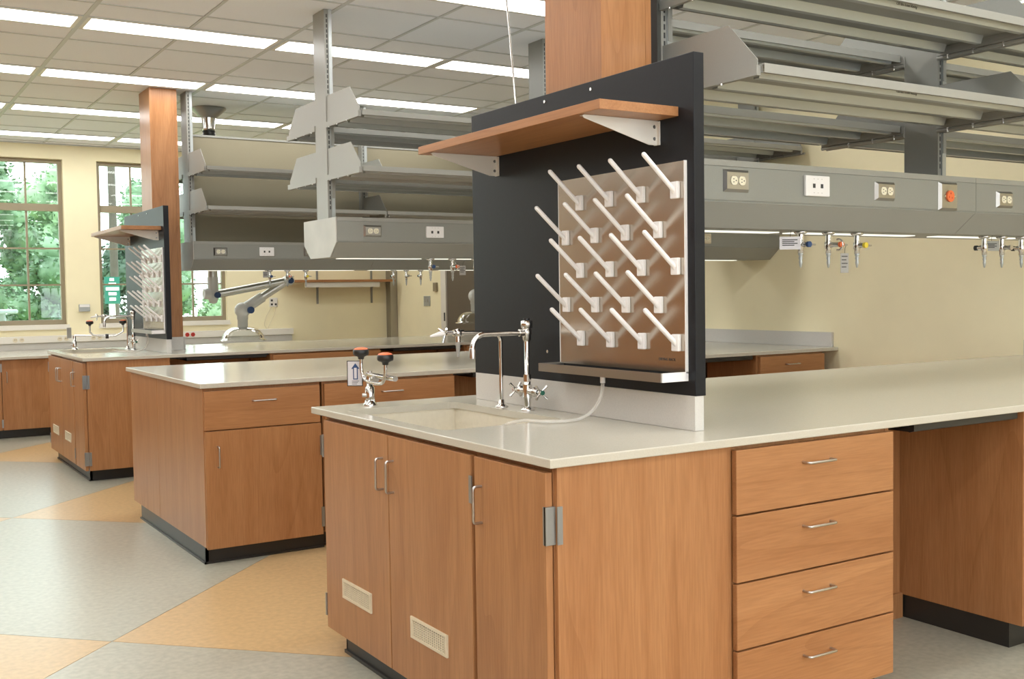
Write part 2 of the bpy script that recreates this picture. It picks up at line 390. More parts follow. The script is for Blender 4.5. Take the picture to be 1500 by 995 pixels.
# ---------------------------------------------------------------- outside the windows
struct('ground', MB().box(-40, 60, YF+.4, 90, -.6, -.3), 'grass')
def tree(x, y, h, rx, rz, n, m, label, z0=-.3, trunk=.09, low=.3):
    t = thing('tree', label, 'tree', (x, y, z0), 'trees outside the windows')
    part('trunk', MB().tube([(x, y, z0), (x+.05, y, z0+h*.4), (x, y, z0+h*.75)], [trunk, trunk*.8, trunk*.4], 8), 'bark', t)
    f = MB(); R = random.Random(int(x*100+y*7))
    blobs = [(R.uniform(-.7, .7)*rx, R.uniform(-.7, .7)*rx, low*h+R.random()*(h*(1-low)), R.uniform(.30, .55)*rx) for _ in range(22)]
    for bx, by, bz, br in blobs:
        sz = min(1, (h-bz)/h*2.2+.35); f.ball((x+bx*sz, y+by*sz, z0+bz), br*.74, 5)
    for _ in range(n):
        bx, by, bz, br = R.choice(blobs)
        d = Vector((R.gauss(0,1), R.gauss(0,1), R.gauss(0,1))).normalized()*br*R.uniform(.6, 1.0)
        sz = min(1, (h-bz)/h*2.2+.35)
        c = Vector((x+bx*sz, y+by*sz, z0+bz)) + d
        a = Vector((R.gauss(0,1), R.gauss(0,1), R.gauss(0,.6))).normalized(); b = a.cross(Vector((R.gauss(0,1), R.gauss(0,1), R.gauss(0,1)))).normalized()
        s = R.uniform(.035, .085)
        f.add([c-a*s, c+b*s*.5, c+a*s, c-b*s*.5], [(0,1,2,3)])
    part('foliage', f, m, t, kind='stuff')
    return t
tree(.75, 19.5, 4.25, 1.0, 2, 6500, 'leaf', 'bushy green tree filling the left half of the first window', low=.08)
tree(3.3, 26.8, 4.7, 1.25, 2, 6500, 'leaf2', 'pale green tree at the right side of the first window', low=.1)
tree(2.2, 22.6, 2.7, .9, 2, 3600, 'leaf', 'low round green tree across the middle of the first window', low=.05)
tree(1.95, 17.0, 1.75, .55, 1, 3600, 'leafd', 'dark shrub low in the right corner of the first window', low=.05)
tree(3.35, 19.5, 2.95, .8, 2, 5200, 'leafd', 'dark green tree behind the green sign in the second window', low=.05)
tree(6.4, 31, 4.9, 1.4, 2, 6000, 'leaf', 'tall green tree beyond the pole in the second window', low=.1)
tree(6.6, 23.5, 1.75, .9, 2, 3200, 'leaf2', 'low pale tree seen under the service rail beside the fume arm', low=.1)
tree(-2.15, 17.3, 4.0, 1.1, 2, 4500, 'leafd', 'dense green tree added out of view far left to darken the far rack reflection', low=.05)  # unseen tree, added to dim what the far drying rack mirrors
tree(-.9, 25.5, 4.4, 1.3, 2, 3600, 'leaf', 'green tree at the left edge of the view through the first window')
solo('utility_pole', MB().tube([(2.13, 15.2, -.3), (2.13, 15.2, 6.5)], [.065, .055], 12), 'poleM', 'weathered wooden utility pole seen through the second window', 'pole')
sg = thing('street_sign', 'green sign with white lettering on a white post outside the second window', 'sign', (1.84, 14.0, -.3))
part('post', MB().box(1.80, 1.88, 14.01, 14.05, -.3, 1.28), 'signw', sg)
part('sign_board', MB().box(1.735, 1.945, 13.985, 14.005, 1.27, 1.66), 'signg', sg)
part('lettering', MB().box(1.805, 1.865, 13.978, 13.984, 1.60, 1.64).box(1.79, 1.89, 13.978, 13.984, 1.545, 1.575).box(1.75, 1.93, 13.978, 13.984, 1.465, 1.51)
     .box(1.785, 1.895, 13.978, 13.984, 1.395, 1.435).box(1.795, 1.885, 13.978, 13.984, 1.315, 1.36), 'signw', sg)
tb = thing('picnic_table', 'blue-grey outdoor table low in the left corner of the first window', 'table', (.05, 13.0, -.3))
part('table_top', MB().bevbox(-.5, .42, 12.75, 13.3, 1.17, 1.225, .02), 'tableg', tb)
for x in (-.3, .25): part('leg', MB().tube([(x, 13, 1.18), (x+.1, 13, .6), (x+.12, 13, -.3)], .04, 8), 'tableg', tb)
# ---------------------------------------------------------------- casework
T0, T1 = .889, .914          # counter underside / top
def wire_pull(cx, cy, cz, axis, L, out, parent, r=.0042):
    """bent wire pull; axis 'x'/'y'/'z' is its long direction, out the unit vector away from the face"""
    ax = {'x': Vector((1,0,0)), 'y': Vector((0,1,0)), 'z': Vector((0,0,1))}[axis]; o = Vector(out); c = Vector((cx, cy, cz)); d = .028; b = .009
    p = [c-ax*L/2]
    p += arc(c-ax*(L/2-b)+o*(d-b), b, PI, PI/2, 4, ax, o); p += arc(c+ax*(L/2-b)+o*(d-b), b, PI/2, 0, 4, ax, o); p += [c+ax*L/2]
    return part('handle', MB().tube(p, r, 8), 'nickel', parent)
def hinge(x0, x1, y0, y1, z, parent, h=.1):
    m = MB().box(x0, x1, y0, y1, z-h/2, z+h/2)
    xm, ym = (x0+x1)/2, min(y0, y1)
    h_ = part('hinge', m, 'hinge', parent); return h_
def vent(x, y0, y1, z0, z1, parent):
    v = part('vent_frame', MB().box(x-.006, x, y0, y1, z0, z0+.009).box(x-.006, x, y0, y1, z1-.009, z1).box(x-.006, x, y0, y0+.012, z0+.009, z1-.009).box(x-.006, x, y1-.012, y1, z0+.009, z1-.009), 'beige', parent)
    n = 16; st = (y1-y0-.024)/n
    s = MB(); l = MB()
    for k in range(n):
        yy = y0+.012+st*k; s.box(x-.004, x-.001, yy+st*.62, yy+st, z0+.0092, z1-.0092)
    for k in range(6):
        zz = z0+.012+(z1-z0-.024)*k/6; l.box(x-.0025, x-.001, y0+.012, y1-.012, zz, zz+.004)
    b = part('vent_back', MB().box(x-.001, x-.0008, y0+.012, y1-.012, z0+.009, z1-.009), 'ink', v)
    part('vent_slat', s, 'beige', v, kind='stuff'); part('vent_slat', l, 'beige', v, kind='stuff')
def sink_base(dx, dy, where):
    t = thing('sink_base_cabinet', 'wood sink cabinet with three doors and two vents on the end of the ' + where, 'cabinet', (dx+.3, dy+.8, 0))
    part('carcass', MB().box(dx+.028, dx+.05, dy+.03, dy+1.56, .1, T0-.006).box(dx+.05, dx+.06, dy+.05, dy+1.5, .1, .5), 'wood_in', t)
    part('side_panel', MB().bevbox(dx+.031, dx+.628, dy+.016, dy+.034, .083, T0-.001, .0012), 'wood', t)
    part('side_panel', MB().box(dx+.03, dx+.628, dy+1.53, dy+1.548, .083, T0-.001), 'wood', t)
    part('floor_panel', MB().box(dx+.05, dx+.628, dy+.034, dy+1.53, .083, .1), 'wood_in', t)
    for (y0, y1, hy, vy, hg) in ((.975, 1.53, 1.012, (1.121, 1.369), 1.535), (.42, .969, .932, (.571, .816), .417), (.031, .398, .357, None, .025)):
        d = part('door', MB().bevbox(dx+.004, dx+.026, dy+y0, dy+y1, .083, .874, .0015), 'wood', t)
        wire_pull(dx+.004, dy+hy, .740, 'z', .105, (-1, 0, 0), d)
        if vy: vent(dx+.004, dy+vy[0], dy+vy[1], .234, .304, d)
        s = 1 if hg > 1 else -1
        for z in (.775 if vy else .735, .17):
            if hg > 1: hinge(dx+.0, dx+.03, dy+hg-.006, dy+hg+.004, z, d, .085)
            elif vy: hinge(dx-.001, dx+.003, dy+hg-.010, dy+hg+.006, z, d, .08)
            else:
                m = MB().box(dx-.001, dx+.03, dy+hg-.003, dy+hg+.006, z-.05, z+.05).box(dx+.03, dx+.046, dy+.0125, dy+.0165, z-.05, z+.05)
                m.box(dx-.001, dx+.004, dy+hg, dy+hg+.012, z-.05, z+.05)
                hh = part('hinge', m, 'hinge', d)
    part('toe_kick', MB().box(dx+.045, dx+.06, dy+.085, dy+1.45, 0, .095).box(dx+.045, dx+.628, dy+.085, dy+.1, 0, .095).box(dx+.045, dx+.628, dy+1.44, dy+1.45, 0, .095).box(dx+.036, dx+.045, dy+.078, dy+1.45, 0, .012), 'rubber', t)
    return t
def drawer_front(x0, x1, z0, z1, y, parent, hx=None, name='drawer'):
    d = part(name, MB().bevbox(x0, x1, y, y+.02, z0, z1, .002), 'wood_x', parent)
    wire_pull(hx if hx is not None else (x0+x1)/2, y, z1-.06, 'x', .12, (0, -1, 0), d)
    return d
def drawer_base(dx, dy, x0, x1, label, n=4, door=False, depth=.52):
    """base unit facing -y"""
    X0, X1 = dx+x0, dx+x1
    t = thing('drawer_cabinet', label, 'cabinet', ((X0+X1)/2, dy+.3, 0))
    part('carcass', MB().box(X0, X0+.018, dy+.03, dy+depth, .083, T0-.001).box(X1-.018, X1, dy+.03, dy+depth, .083, T0-.001).box(X0+.018, X1-.018, dy+.032, dy+.04, .083, T0-.001).box(X0+.018, X1-.018, dy+.04, dy+depth, .083, .1), 'wood', t)
    if not door:
        zz = [.876, .681, .481, .281, .083]
        for k in range(n): drawer_front(X0+.018, X1-.004, zz[k+1]+(.0055 if k < n-1 else 0), zz[k], dy+.006, t, (X0+X1)/2+.005-.01)
    else:
        drawer_front(X0+.006, X1-.006, .675, .876, dy+.006, t)
        d = part('door', MB().bevbox(X0+.006, X1-.006, dy+.006, dy+.026, .077, .669, .002), 'wood', t)
        wire_pull(X0+.058, dy+.006, .54, 'z', .105, (0, -1, 0), d)
        for z in (.552, .17): hinge(X1-.010, X1+.003, dy+.002, dy+.008, z, d, .1)
    part('toe_kick', MB().box(X0, X1, dy+.085, dy+.1, 0, .095).box(X0, X1, dy+.078, dy+.085, 0, .012), 'rubber', t)
    return t
def knee_space(dx, dy, x0, x1, where, tray=True):
    solo('knee_space_panel', MB().box(dx+x0, dx+x1, dy+.56, dy+.58, .1, T0-.001).box(dx+x0, dx+x1, dy+.545, dy+.56, 0, .1), 'wood', 'wood panel at the back of the ' + where, 'panel')
    t = thing('pencil_drawer', 'shallow black drawer under the counter in the ' + where, 'drawer', (dx+(x0+x1)/2, dy+.2, .86))
    part('drawer_tray', MB().box(dx+x0+.13, dx+x1-.03, dy+.05, dy+.42, .858, .872).prism([(dy+.03, .862), (dy+.05, .856), (dy+.05, .884), (dy+.03, .884)], 0, dx+x0+.13, dx+x1-.03), 'blackp', t)
    part('runner', MB().box(dx+x0+.003, dx+x0+.13, dy+.06, dy+.42, .876, .8885), 'blackp', t)
    part('runner', MB().box(dx+x1-.03, dx+x1-.003, dy+.06, dy+.42, .876, .8885), 'blackp', t)
def counter_plain(name, label, x0, x1, y0, y1, z0, z1, m='counter', b=.003):
    return solo(name, MB().bevbox(x0, x1, y0, y1, z0, z1, b), m, label, 'countertop')
SX0, SX1, SY0, SY1 = .062, .527, .685, 1.45       # sink opening
def counter_sink(dx, dy, wd, label):
    X0, X1, Y0, Y1 = dx, XR-.004, dy, dy+wd
    bm = bmesh.new()
    def ring(pts, z): return [bm.verts.new((p[0], p[1], z)) for p in pts]
    outer = [(X0,Y0),(X1,Y0),(X1,Y1),(X0,Y1)]
    r = .035; inn = []
    for cx, cy, a in ((dx+SX1-r, dy+SY1-r, 0), (dx+SX0+r, dy+SY1-r, 90), (dx+SX0+r, dy+SY0+r, 180), (dx+SX1-r, dy+SY0+r, 270)):
        for k in range(7): an = math.radians(a+15*k); inn.append((cx+r*math.cos(an), cy+r*math.sin(an)))
    for z, flip in ((T1, False), (T0, True)):
        o = ring(outer, z); i = ring(inn, z)
        es = [bm.edges.new((o[k], o[(k+1) % 4])) for k in range(4)] + [bm.edges.new((i[k], i[(k+1) % len(i)])) for k in range(len(i))]
        bmesh.ops.triangle_fill(bm, use_beauty=True, use_dissolve=False, edges=es)
        if not flip: to, ti = o, i
        else: bo, bi = o, i
    for A, B in ((to, bo), (ti, bi)):
        n = len(A)
        for k in range(n): bm.faces.new((A[k], A[(k+1) % n], B[(k+1) % n], B[k]))
    bmesh.ops.recalc_face_normals(bm, faces=bm.faces[:])
    ed = [e for e in bm.edges if (e.verts[0] in to and e.verts[1] in to) or (e.verts[0] in bo and e.verts[1] in bo)]
    bmesh.ops.bevel(bm, geom=ed, offset=.003, segments=2, affect='EDGES', profile=.5)
    me = bpy.data.meshes.new('countertop'); bm.to_mesh(me); bm.free(); me.materials.append(M['counter'])
    o = bpy.data.objects.new('countertop', me); COL.objects.link(o); o['label'] = label; o['category'] = 'countertop'
    return o
def sink(dx, dy, where):
    t = thing('sink', 'off-white undermount sink basin set in the end of the ' + where, 'sink', (dx+.29, dy+1.07, .62))
    x0, x1, y0, y1, d = dx+SX0-.004, dx+SX1+.004, dy+SY0-.004, dy+SY1+.004, .26
    z1, z0 = T0-.0005, T0-d; b = .03; w = .012
    m = MB()
    # inner skin with sloped floor and outer skin
    def loop(e, z): return [(x0+e, y0+e, z), (x1-e, y0+e, z), (x1-e, y1-e, z), (x0+e, y1-e, z)]
    V = loop(-.02, z1) + loop(0, z1) + loop(.004, z0+b) + loop(b, z0)
    F = []
    for k in range(3):
        for i in range(4): F.append((4*k+i, 4*k+(i+1) % 4, 4*k+4+(i+1) % 4, 4*k+4+i))
    F.append((12, 13, 14, 15)); m.add(V, F)
    V2 = loop(-.02, z1-.002) + loop(-w, z1-.01) + loop(-w, z0-w); m.add(V2, [(4*k+i, 4*k+4+i, 4*k+4+(i+1) % 4, 4*k+(i+1) % 4) for k in range(2) for i in range(4)] + [(11, 10, 9, 8)])
    part('basin', m, 'sink', t)
    part('drain', MB().lathe((dx+.29, dy+1.1, z0), [(.001, .003), (.03, .003), (.045, .004), (.045, .0)], 20), 'chrome', t)
def back_casework(dx, dy, wd, where):
    """cabinets on the window side of a bench, out of sight from the aisle"""
    t = thing('base_cabinet', 'wood base cabinets along the window side of the ' + where, 'cabinet', (dx+2.5, dy+wd-.3, 0))
    part('carcass', MB().box(dx+.64, XR-.05, dy+wd-.6, dy+wd-.05, .1, T0-.001), 'wood', t)
    part('toe_kick', MB().box(dx+.66, XR-.06, dy+wd-.58, dy+wd-.12, 0, .1), 'rubber', t)
    for k in range(6): part('door', MB().bevbox(dx+.70+k*.62, dx+1.30+k*.62, dy+wd-.05, dy+wd-.03, .1, .87, .002), 'wood', t)
BEN = {'near': (0, 0, 1.64), 'mid': (-.028, 3.045, 1.625), 'far': (-.045, 5.97, 1.55)}
# nearest bench
dx, dy, wd = BEN['near']
sink_base(dx, dy, 'nearest bench')
drawer_base(dx, dy, .637, 1.352, 'wood cabinet with a stack of four drawers beside the nearest knee space')
knee_space(dx, dy, 1.352, 2.09, 'knee space of the nearest bench')
def end_cab(dx, dy, x0, x1, label, doors=2):
    t = thing('base_cabinet', label, 'cabinet', (dx+x0, dy+.3, 0)); X0, X1 = dx+x0, min(dx+x1, XR-.03)
    part('carcass', MB().box(X0, X0+.02, dy+.026, dy+.56, .095, T0-.001).box(X1-.02, X1, dy+.03, dy+.56, .095, T0-.001).box(X0+.02, X1-.02, dy+.03, dy+.045, .095, T0-.001), 'wood', t)
    part('toe_kick', MB().box(X0+.008, X1, dy+.083, dy+.1, 0, .095).box(X0+.008, X0+.022, dy+.1, dy+.56, 0, .095), 'rubber', t)
    w_ = (X1-X0-.03)/doors
    for k in range(doors): 
        d = part('door', MB().bevbox(X0+.015+w_*k, X0+.015+w_*(k+1)-.004, dy+.005, dy+.025, .095, .876, .002), 'wood', t)
        wire_pull(X0+.015+w_*(k+.85), dy+.005, .74, 'z', .105, (0,-1,0), d)
end_cab(dx, dy, 2.09, 3.6, 'wood cabinet at the right edge, beyond the nearest knee space', 3)
back_casework(dx, dy, wd, 'nearest bench')
counter_sink(dx, dy, wd, 'off-white stone countertop with a sink cut-out on the nearest bench'); sink(dx, dy, 'nearest bench')
# middle bench
dx, dy, wd = BEN['mid']
t = thing('base_cabinet', 'wood cabinet with one drawer over one door on the left end of the middle bench', 'cabinet', (dx+.3, dy+.3, 0))
part('end_panel', MB().bevbox(dx+.018, dx+.036, dy+.026, dy+.935, .083, T0-.001, .001), 'wood', t)
part('end_panel', MB().bevbox(dx+.018, dx+.036, dy+.938, dy+1.575, .083, T0-.001, .001), 'wood', t)
part('carcass', MB().box(dx+.037, dx+.64, dy+.034, dy+.05, .083, T0-.001).box(dx+.62, dx+.64, dy+.04, dy+.56, .083, T0-.001).box(dx+.04, dx+.62, dy+.05, dy+1.5, .083, .1), 'wood', t)
d = drawer_front(dx+.022, dx+.634, .676, .873, dy+.012, t, dx+.328)
d = part('door', MB().bevbox(dx+.022, dx+.638, dy+.012, dy+.032, .075, .670, .002), 'wood', t)
wire_pull(dx+.084, dy+.012, .54, 'z', .105, (0,-1,0), d)
for z in (.552, .17): hinge(dx+.629, dx+.645, dy+.006, dy+.014, z, d, .105)
part('toe_kick', MB().box(dx+.02, dx+.034, dy+.045, dy+1.40, 0, .083).box(dx+.02, dx+.65, dy+.045, dy+.06, 0, .083).box(dx+.011, dx+.02, dy+.036, dy+1.4, 0, .010).box(dx+.011, dx+.65, dy+.036, dy+.045, 0, .010), 'rubber', t)
drawer_base(dx, dy, .652, 1.45, 'wood cabinet with one wide drawer over a door behind the eyewash on the middle bench', door=True)
knee_space(dx, dy, 1.45, 2.25, 'left-hand knee space of the middle bench')
end_cab(dx, dy, 2.25, 3.0, 'wood cabinet at mid-length of the middle bench hidden by the black panel', 2)
knee_space(dx, dy, 3.0, 3.83, 'right-hand knee space of the middle bench')
drawer_base(dx, dy, 3.83, 4.49, 'wood drawer cabinet at the wall end of the middle bench')
back_casework(dx, dy, wd, 'middle bench')
counter_plain('countertop', 'long off-white stone countertop of the middle bench without a sink', dx, XR-.004, dy, dy+wd, T0, T1)
# bench by windows
dx, dy, wd = BEN['far']
sink_base(dx, dy, 'window bench')
knee_space(dx, dy, .63, 1.42, 'left knee space of the window bench')
drawer_base(dx, dy, 1.42, 2.38, 'wood drawer cabinet between the two knee spaces of the window bench')
knee_space(dx, dy, 2.38, 3.2, 'right knee space of the window bench')
drawer_base(dx, dy, 3.2, 4.0, 'wood drawer cabinet at the far right of the window bench')
back_casework(dx, dy, wd, 'window bench')
counter_sink(dx, dy, wd, 'off-white stone countertop with a sink cut-out on the window bench'); sink(dx, dy, 'window bench')
# backsplashes where the middle and nearest bench meet the right wall
solo('backsplash', MB().bevbox(XR-.022, XR-.002, 3.09, 4.66, T1+.0005, 1.02, .001), 'curb', 'pale stone backsplash on the wall at the end of the middle bench', 'backsplash')
solo('backsplash', MB().bevbox(XR-.022, XR-.002, .06, 1.69-.09, T1+.0005, 1.01, .001), 'curb', 'pale stone backsplash at the right edge of the picture on the nearest bench', 'backsplash')
# counter under the windows
wc = thing('base_cabinet', 'low wood cabinets under the window counter with upright pulls', 'cabinet', (-1, 9.5, 0))
part('carcass', MB().box(-2.6, 2.6, 9.10, 10.35, .09, .769), 'wood', wc)
part('toe_kick', MB().box(-2.6, 2.6, 9.16, 10.3, 0, .09), 'rubber', wc)
for k in range(-4, 5):
    x = -.225+k*.555
    d = part('door', MB().bevbox(x+.003, x+.552, 9.08, 9.10, .085, .765, .002), 'wood', wc)
    wire_pull(x+(.045 if k % 2 == 0 else .51), 9.08, .60, 'z', .1, (0,-1,0), d)
    hinge(x+.545, x+.56, 9.074, 9.082, .69, d, .08); hinge(x+.545, x+.56, 9.074, 9.082, .15, d, .08)
counter_plain('countertop', 'pale stone countertop running under the windows', -2.65, 3.2, 9.04, 10.396, .770, .797)
solo('backsplash', MB().bevbox(-2.65, 3.2, 10.372, 10.397, .7975, .868, .001), 'curb', 'pale backsplash under the grey raceway below the windows', 'backsplash')
rw = thing('wall_raceway', 'pale metal raceway running along the wall below the windows', 'raceway', (0, 10.36, .87))
part('channel', MB().bevbox(-2.65, 3.21, 10.345, 10.398, .872, .948, .004), 'sill', rw)
def wall_duplex(x, m, label):
    o = thing('power_outlet', label, 'outlet', (x, 10.344, .91))
    for s in (-1, 1):
        r = part('receptacle', MB().cyl((x+s*.033, 10.345, .91), (x+s*.033, 10.338, .91), .024, 14), m, o)
        part('slot', MB().box(x+s*.033-.009, x+s*.033-.005, 10.3365, 10.338, .908, .92).box(x+s*.033+.005, x+s*.033+.009, 10.3365, 10.338, .908, .92), 'ink', r)
wall_duplex(.10, 'beige', 'beige wall outlet on the raceway left of the window-bench eyewash, leftmost')
wall_duplex(.55, 'beige', 'beige wall outlet on the raceway just left of the far eyewash')
wall_duplex(.90, 'beige', 'beige wall outlet on the raceway behind the far eyewash arms')
wall_duplex(1.94, 'red', 'dark red wall outlet on the raceway below the third window')
# ---------------------------------------------------------------- service rails
def duplex(x0, x1, z0, z1, y, label, plate='steel', recep='ivory'):
    o = thing('power_outlet', label, 'outlet', ((x0+x1)/2, y, (z0+z1)/2))
    b = .010
    m = MB(); d = .012
    m.add([(x0,y,z0),(x1,y,z0),(x1,y,z1),(x0,y,z1),(x0+b,y-d,z0+b),(x1-b,y-d,z0+b),(x1-b,y-d,z1-b),(x0+b,y-d,z1-b)], [(4,5,6,7),(0,1,5,4),(1,2,6,5),(2,3,7,6),(3,0,4,7)])
    part('cover_plate', m, plate, o)
    xc, zc = (x0+x1)/2, (z0+z1)/2
    for s in (-1, 1):
        cx = xc+s*.0195
        pts = [(cx+.0165*math.cos(a)*1.0, zc+max(-.0155, min(.0155, .0185*math.sin(a)))) for a in [2*PI*k/16 for k in range(16)]]
        r = part('receptacle', MB().prism(pts, 1, y-d-.003, y-d), recep, o)
        part('slot', MB().box(cx-.006, cx-.001, y-d-.0036, y-d-.003, zc+.004, zc+.007).box(cx-.006, cx-.001, y-d-.0036, y-d-.003, zc-.007, zc-.004).cyl((cx+.008, y-d-.003, zc), (cx+.008, y-d-.0036, zc), .0025, 8), 'ink', r)
    part('screw', MB().cyl((xc, y-d, zc), (xc, y-d-.002, zc), .004, 8), 'screw', o)
    return o
def dataplate(x0, x1, z0, z1, y, label):
    o = thing('data_outlet', label, 'outlet', ((x0+x1)/2, y, (z0+z1)/2))
    part('cover_plate', MB().bevbox(x0, x1, y-.013, y, z0, z1, .003), 'white', o)
    xc, zc = (x0+x1)/2, (z0+z1)/2
    for s in (-1, 1): part('port', MB().box(xc+s*.021-.007, xc+s*.021+.007, y-.0135, y-.0132, zc-.008, zc+.008), 'ink', o)
    m = MB()
    for s in (-1, 1):
        for k in (-1, 0, 1): m.box(xc+k*.021-.002, xc+k*.021+.002, y-.0134, y-.013, zc+s*.026-.001, zc+s*.026+.001)
    part('label_tick', m, 'tagdk', o); return o
def twistlock(x0, x1, z0, z1, y, label):
    o = thing('power_outlet', label, 'outlet', ((x0+x1)/2, y, (z0+z1)/2)); b = .010; d = .012
    m = MB().add([(x0,y,z0),(x1,y,z0),(x1,y,z1),(x0,y,z1),(x0+b,y-d,z0+b),(x1-b,y-d,z0+b),(x1-b,y-d,z1-b),(x0+b,y-d,z1-b)], [(4,5,6,7),(0,1,5,4),(1,2,6,5),(2,3,7,6),(3,0,4,7)])
    part('cover_plate', m, 'steel', o); xc, zc = (x0+x1)/2, (z0+z1)/2
    r = part('receptacle', MB().cyl((xc, y-d, zc), (xc, y-d-.006, zc), .024, 24), 'orange', o)
    part('slot', MB().box(xc-.003, xc+.003, y-d-.0066, y-d-.006, zc+.008, zc+.015).box(xc-.013, xc-.009, y-d-.0066, y-d-.006, zc-.008, zc).box(xc+.006, xc+.010, y-d-.0066, y-d-.006, zc-.010, zc-.004), 'red', r)
    for s in (-1, 1): part('screw', MB().cyl((xc+s*.032, y-d, zc), (xc+s*.032, y-d-.003, zc), .004, 8), 'screw', o)
    return o
RY0, RY1, RZ0, RZ1, RZC = .572, 1.080, 1.570, 1.803, 1.655     # rail section (relative to bench)
RX0 = .988
def rail(dx, dy, where):
    t = thing('service_rail', 'long grey hexagonal service rail hung over the ' + where, 'service rail', (dx+2.5, dy+.826, 1.57))
    X0, X1 = dx+RX0, XR-.004
    pf = [(RY0, RZ1), (RY0, RZC), (RY0+.10, RZ0), (RY1-.10, RZ0), (RY1, RZC), (RY1, RZ1)]
    pf = [(y+dy, z) for y, z in pf][::-1]
    part('end_cap', MB().prism([(y+(-.003 if y > dy+.826 else .003)*0, z) for y, z in pf], 0, X0-.006, X0), 'gray_end', t)
    part('channel', MB().prism([(y, z) for y, z in pf], 0, X0, X1), 'gray', t)
    # cover panels on both faces, two lengths with a joint
    for a, b in ((X0+.002, dx+2.594), (dx+2.5965, X1)):
        part('cover_panel', MB().box(a, b, dy+RY0-.005, dy+RY0+.002, RZC+.006, RZ1-.024), 'gray', t)
        part('top_strip', MB().box(a, b, dy+RY0-.004, dy+RY0+.002, RZ1-.022, RZ1), 'gray_lt', t)
        n = Vector((0, -(RZC-RZ0), -.10)).normalized()*.004
        A, B = (dy+RY0, RZC), (dy+RY0+.10, RZ0+.0)
        part('lower_panel', MB().prism([(A[0], A[1]), (A[0]+n.y, A[1]+n.z+.002), (B[0]+n.y, B[1]+n.z+.003), (B[0], B[1])], 0, a, b), 'gray_lt', t)
    for a, b in ((1.10, 1.66), (1.74, 2.5), (2.66, 3.3), (3.4, 4.4)):
        part('task_light', MB().box(dx+a, dx+b, dy+.80, dy+.86, RZ0-.004, RZ0-.0005), 'task', t)
    return t
ox = {}
dx, dy, _ = BEN['near']; rail(dx, dy, 'nearest bench'); y = dy+RY0-.005
duplex(1.138, 1.262, 1.690, 1.770, y, 'steel duplex outlet at the left end of the nearest service rail, beside the black panel')
dataplate(1.545, 1.675, 1.689, 1.766, y, 'white data outlet plate on the nearest service rail')
duplex(1.945, 2.062, 1.686, 1.760, y, 'steel duplex outlet between the white plate and the orange outlet on the nearest rail')
twistlock(2.340, 2.460, 1.658, 1.776, y, 'tall steel plate with an orange locking outlet on the nearest rail')
duplex(2.735, 2.850, 1.680, 1.752, y, 'steel duplex outlet at the right edge of the picture on the nearest rail')
dx, dy, _ = BEN['mid']; rail(dx, dy, 'middle bench'); y = dy+RY0-.005
duplex(dx+1.155, dx+1.272, 1.688, 1.758, y, 'steel duplex outlet near the end cap of the middle service rail')
dataplate(dx+1.570, dx+1.692, 1.688, 1.758, y, 'white data outlet plate on the middle service rail left of the black panel')
duplex(dx+3.80, dx+3.92, 1.68, 1.755, y, 'cream duplex outlet at the wall end of the middle service rail', 'beige', 'ivory')
dx, dy, _ = BEN['far']; rail(dx, dy, 'window bench'); y = dy+RY0-.005
duplex(dx+1.148, dx+1.262, 1.683, 1.753, y, 'small steel duplex outlet at the left end of the farthest service rail')
dataplate(dx+1.535, dx+1.662, 1.684, 1.758, y, 'cream data outlet plate on the farthest service rail')
duplex(dx+1.93, dx+2.05, 1.684, 1.758, y, 'steel duplex outlet on the farthest rail half hidden by the middle rail end cap')
# gas and air valves hanging below the rails
def valve(x, y, knob, label, long=False, rev=False):
    z = RZ0-.004; t = thing('gas_valve', label, 'valve', (x, y, z), 'chrome service valves under the rails')
    part('flange', MB().lathe((x, y, z-.012), [(.001, .012), (.026, .012), (.026, .006), (.016, .0), (.001, 0)], 16), 'chrome', t)
    part('body', MB().lathe((x, y, z), [(.012, -.008), (.012, -.035), (.015, -.042), (.015, -.062), (.011, -.070), (.011, -.085), (.001, -.086)], 14), 'chrome', t)
    part('hose_nozzle', MB().lathe((x, y, z), [(.009, -.084), (.010, -.090), (.0065, -.096), (.0085, -.104), (.006, -.112), (.0075, -.12), (.003, -.142), (.001, -.142)], 12), 'zinc', t)
    s = 1 if rev else -1; L = .06 if long else .038
    part('bonnet', MB().tube([(x, y, z-.052), (x, y+s*.018, z-.052), (x, y+s*L, z-.052)], [.011, .011, .008], 10), 'chrome', t)
    if long:
        part('yoke', MB().tube(arc((x, y+s*.05, z-.052), .022, -1.9, 1.9, 8, (0, s, 0), (0, 0, 1)), .004, 6), 'chrome', t)
    k = part('index_button', MB().cyl((x, y+s*(L-.002), z-.052), (x, y+s*(L+.010), z-.052), .0115, 14), knob, t)
    part('handle', MB().tube([(x, y+s*(L+.002), z-.052), (x+.036, y+s*(L+.004), z-.053)], [.005, .0035], 6), 'nickel', t)
    return t
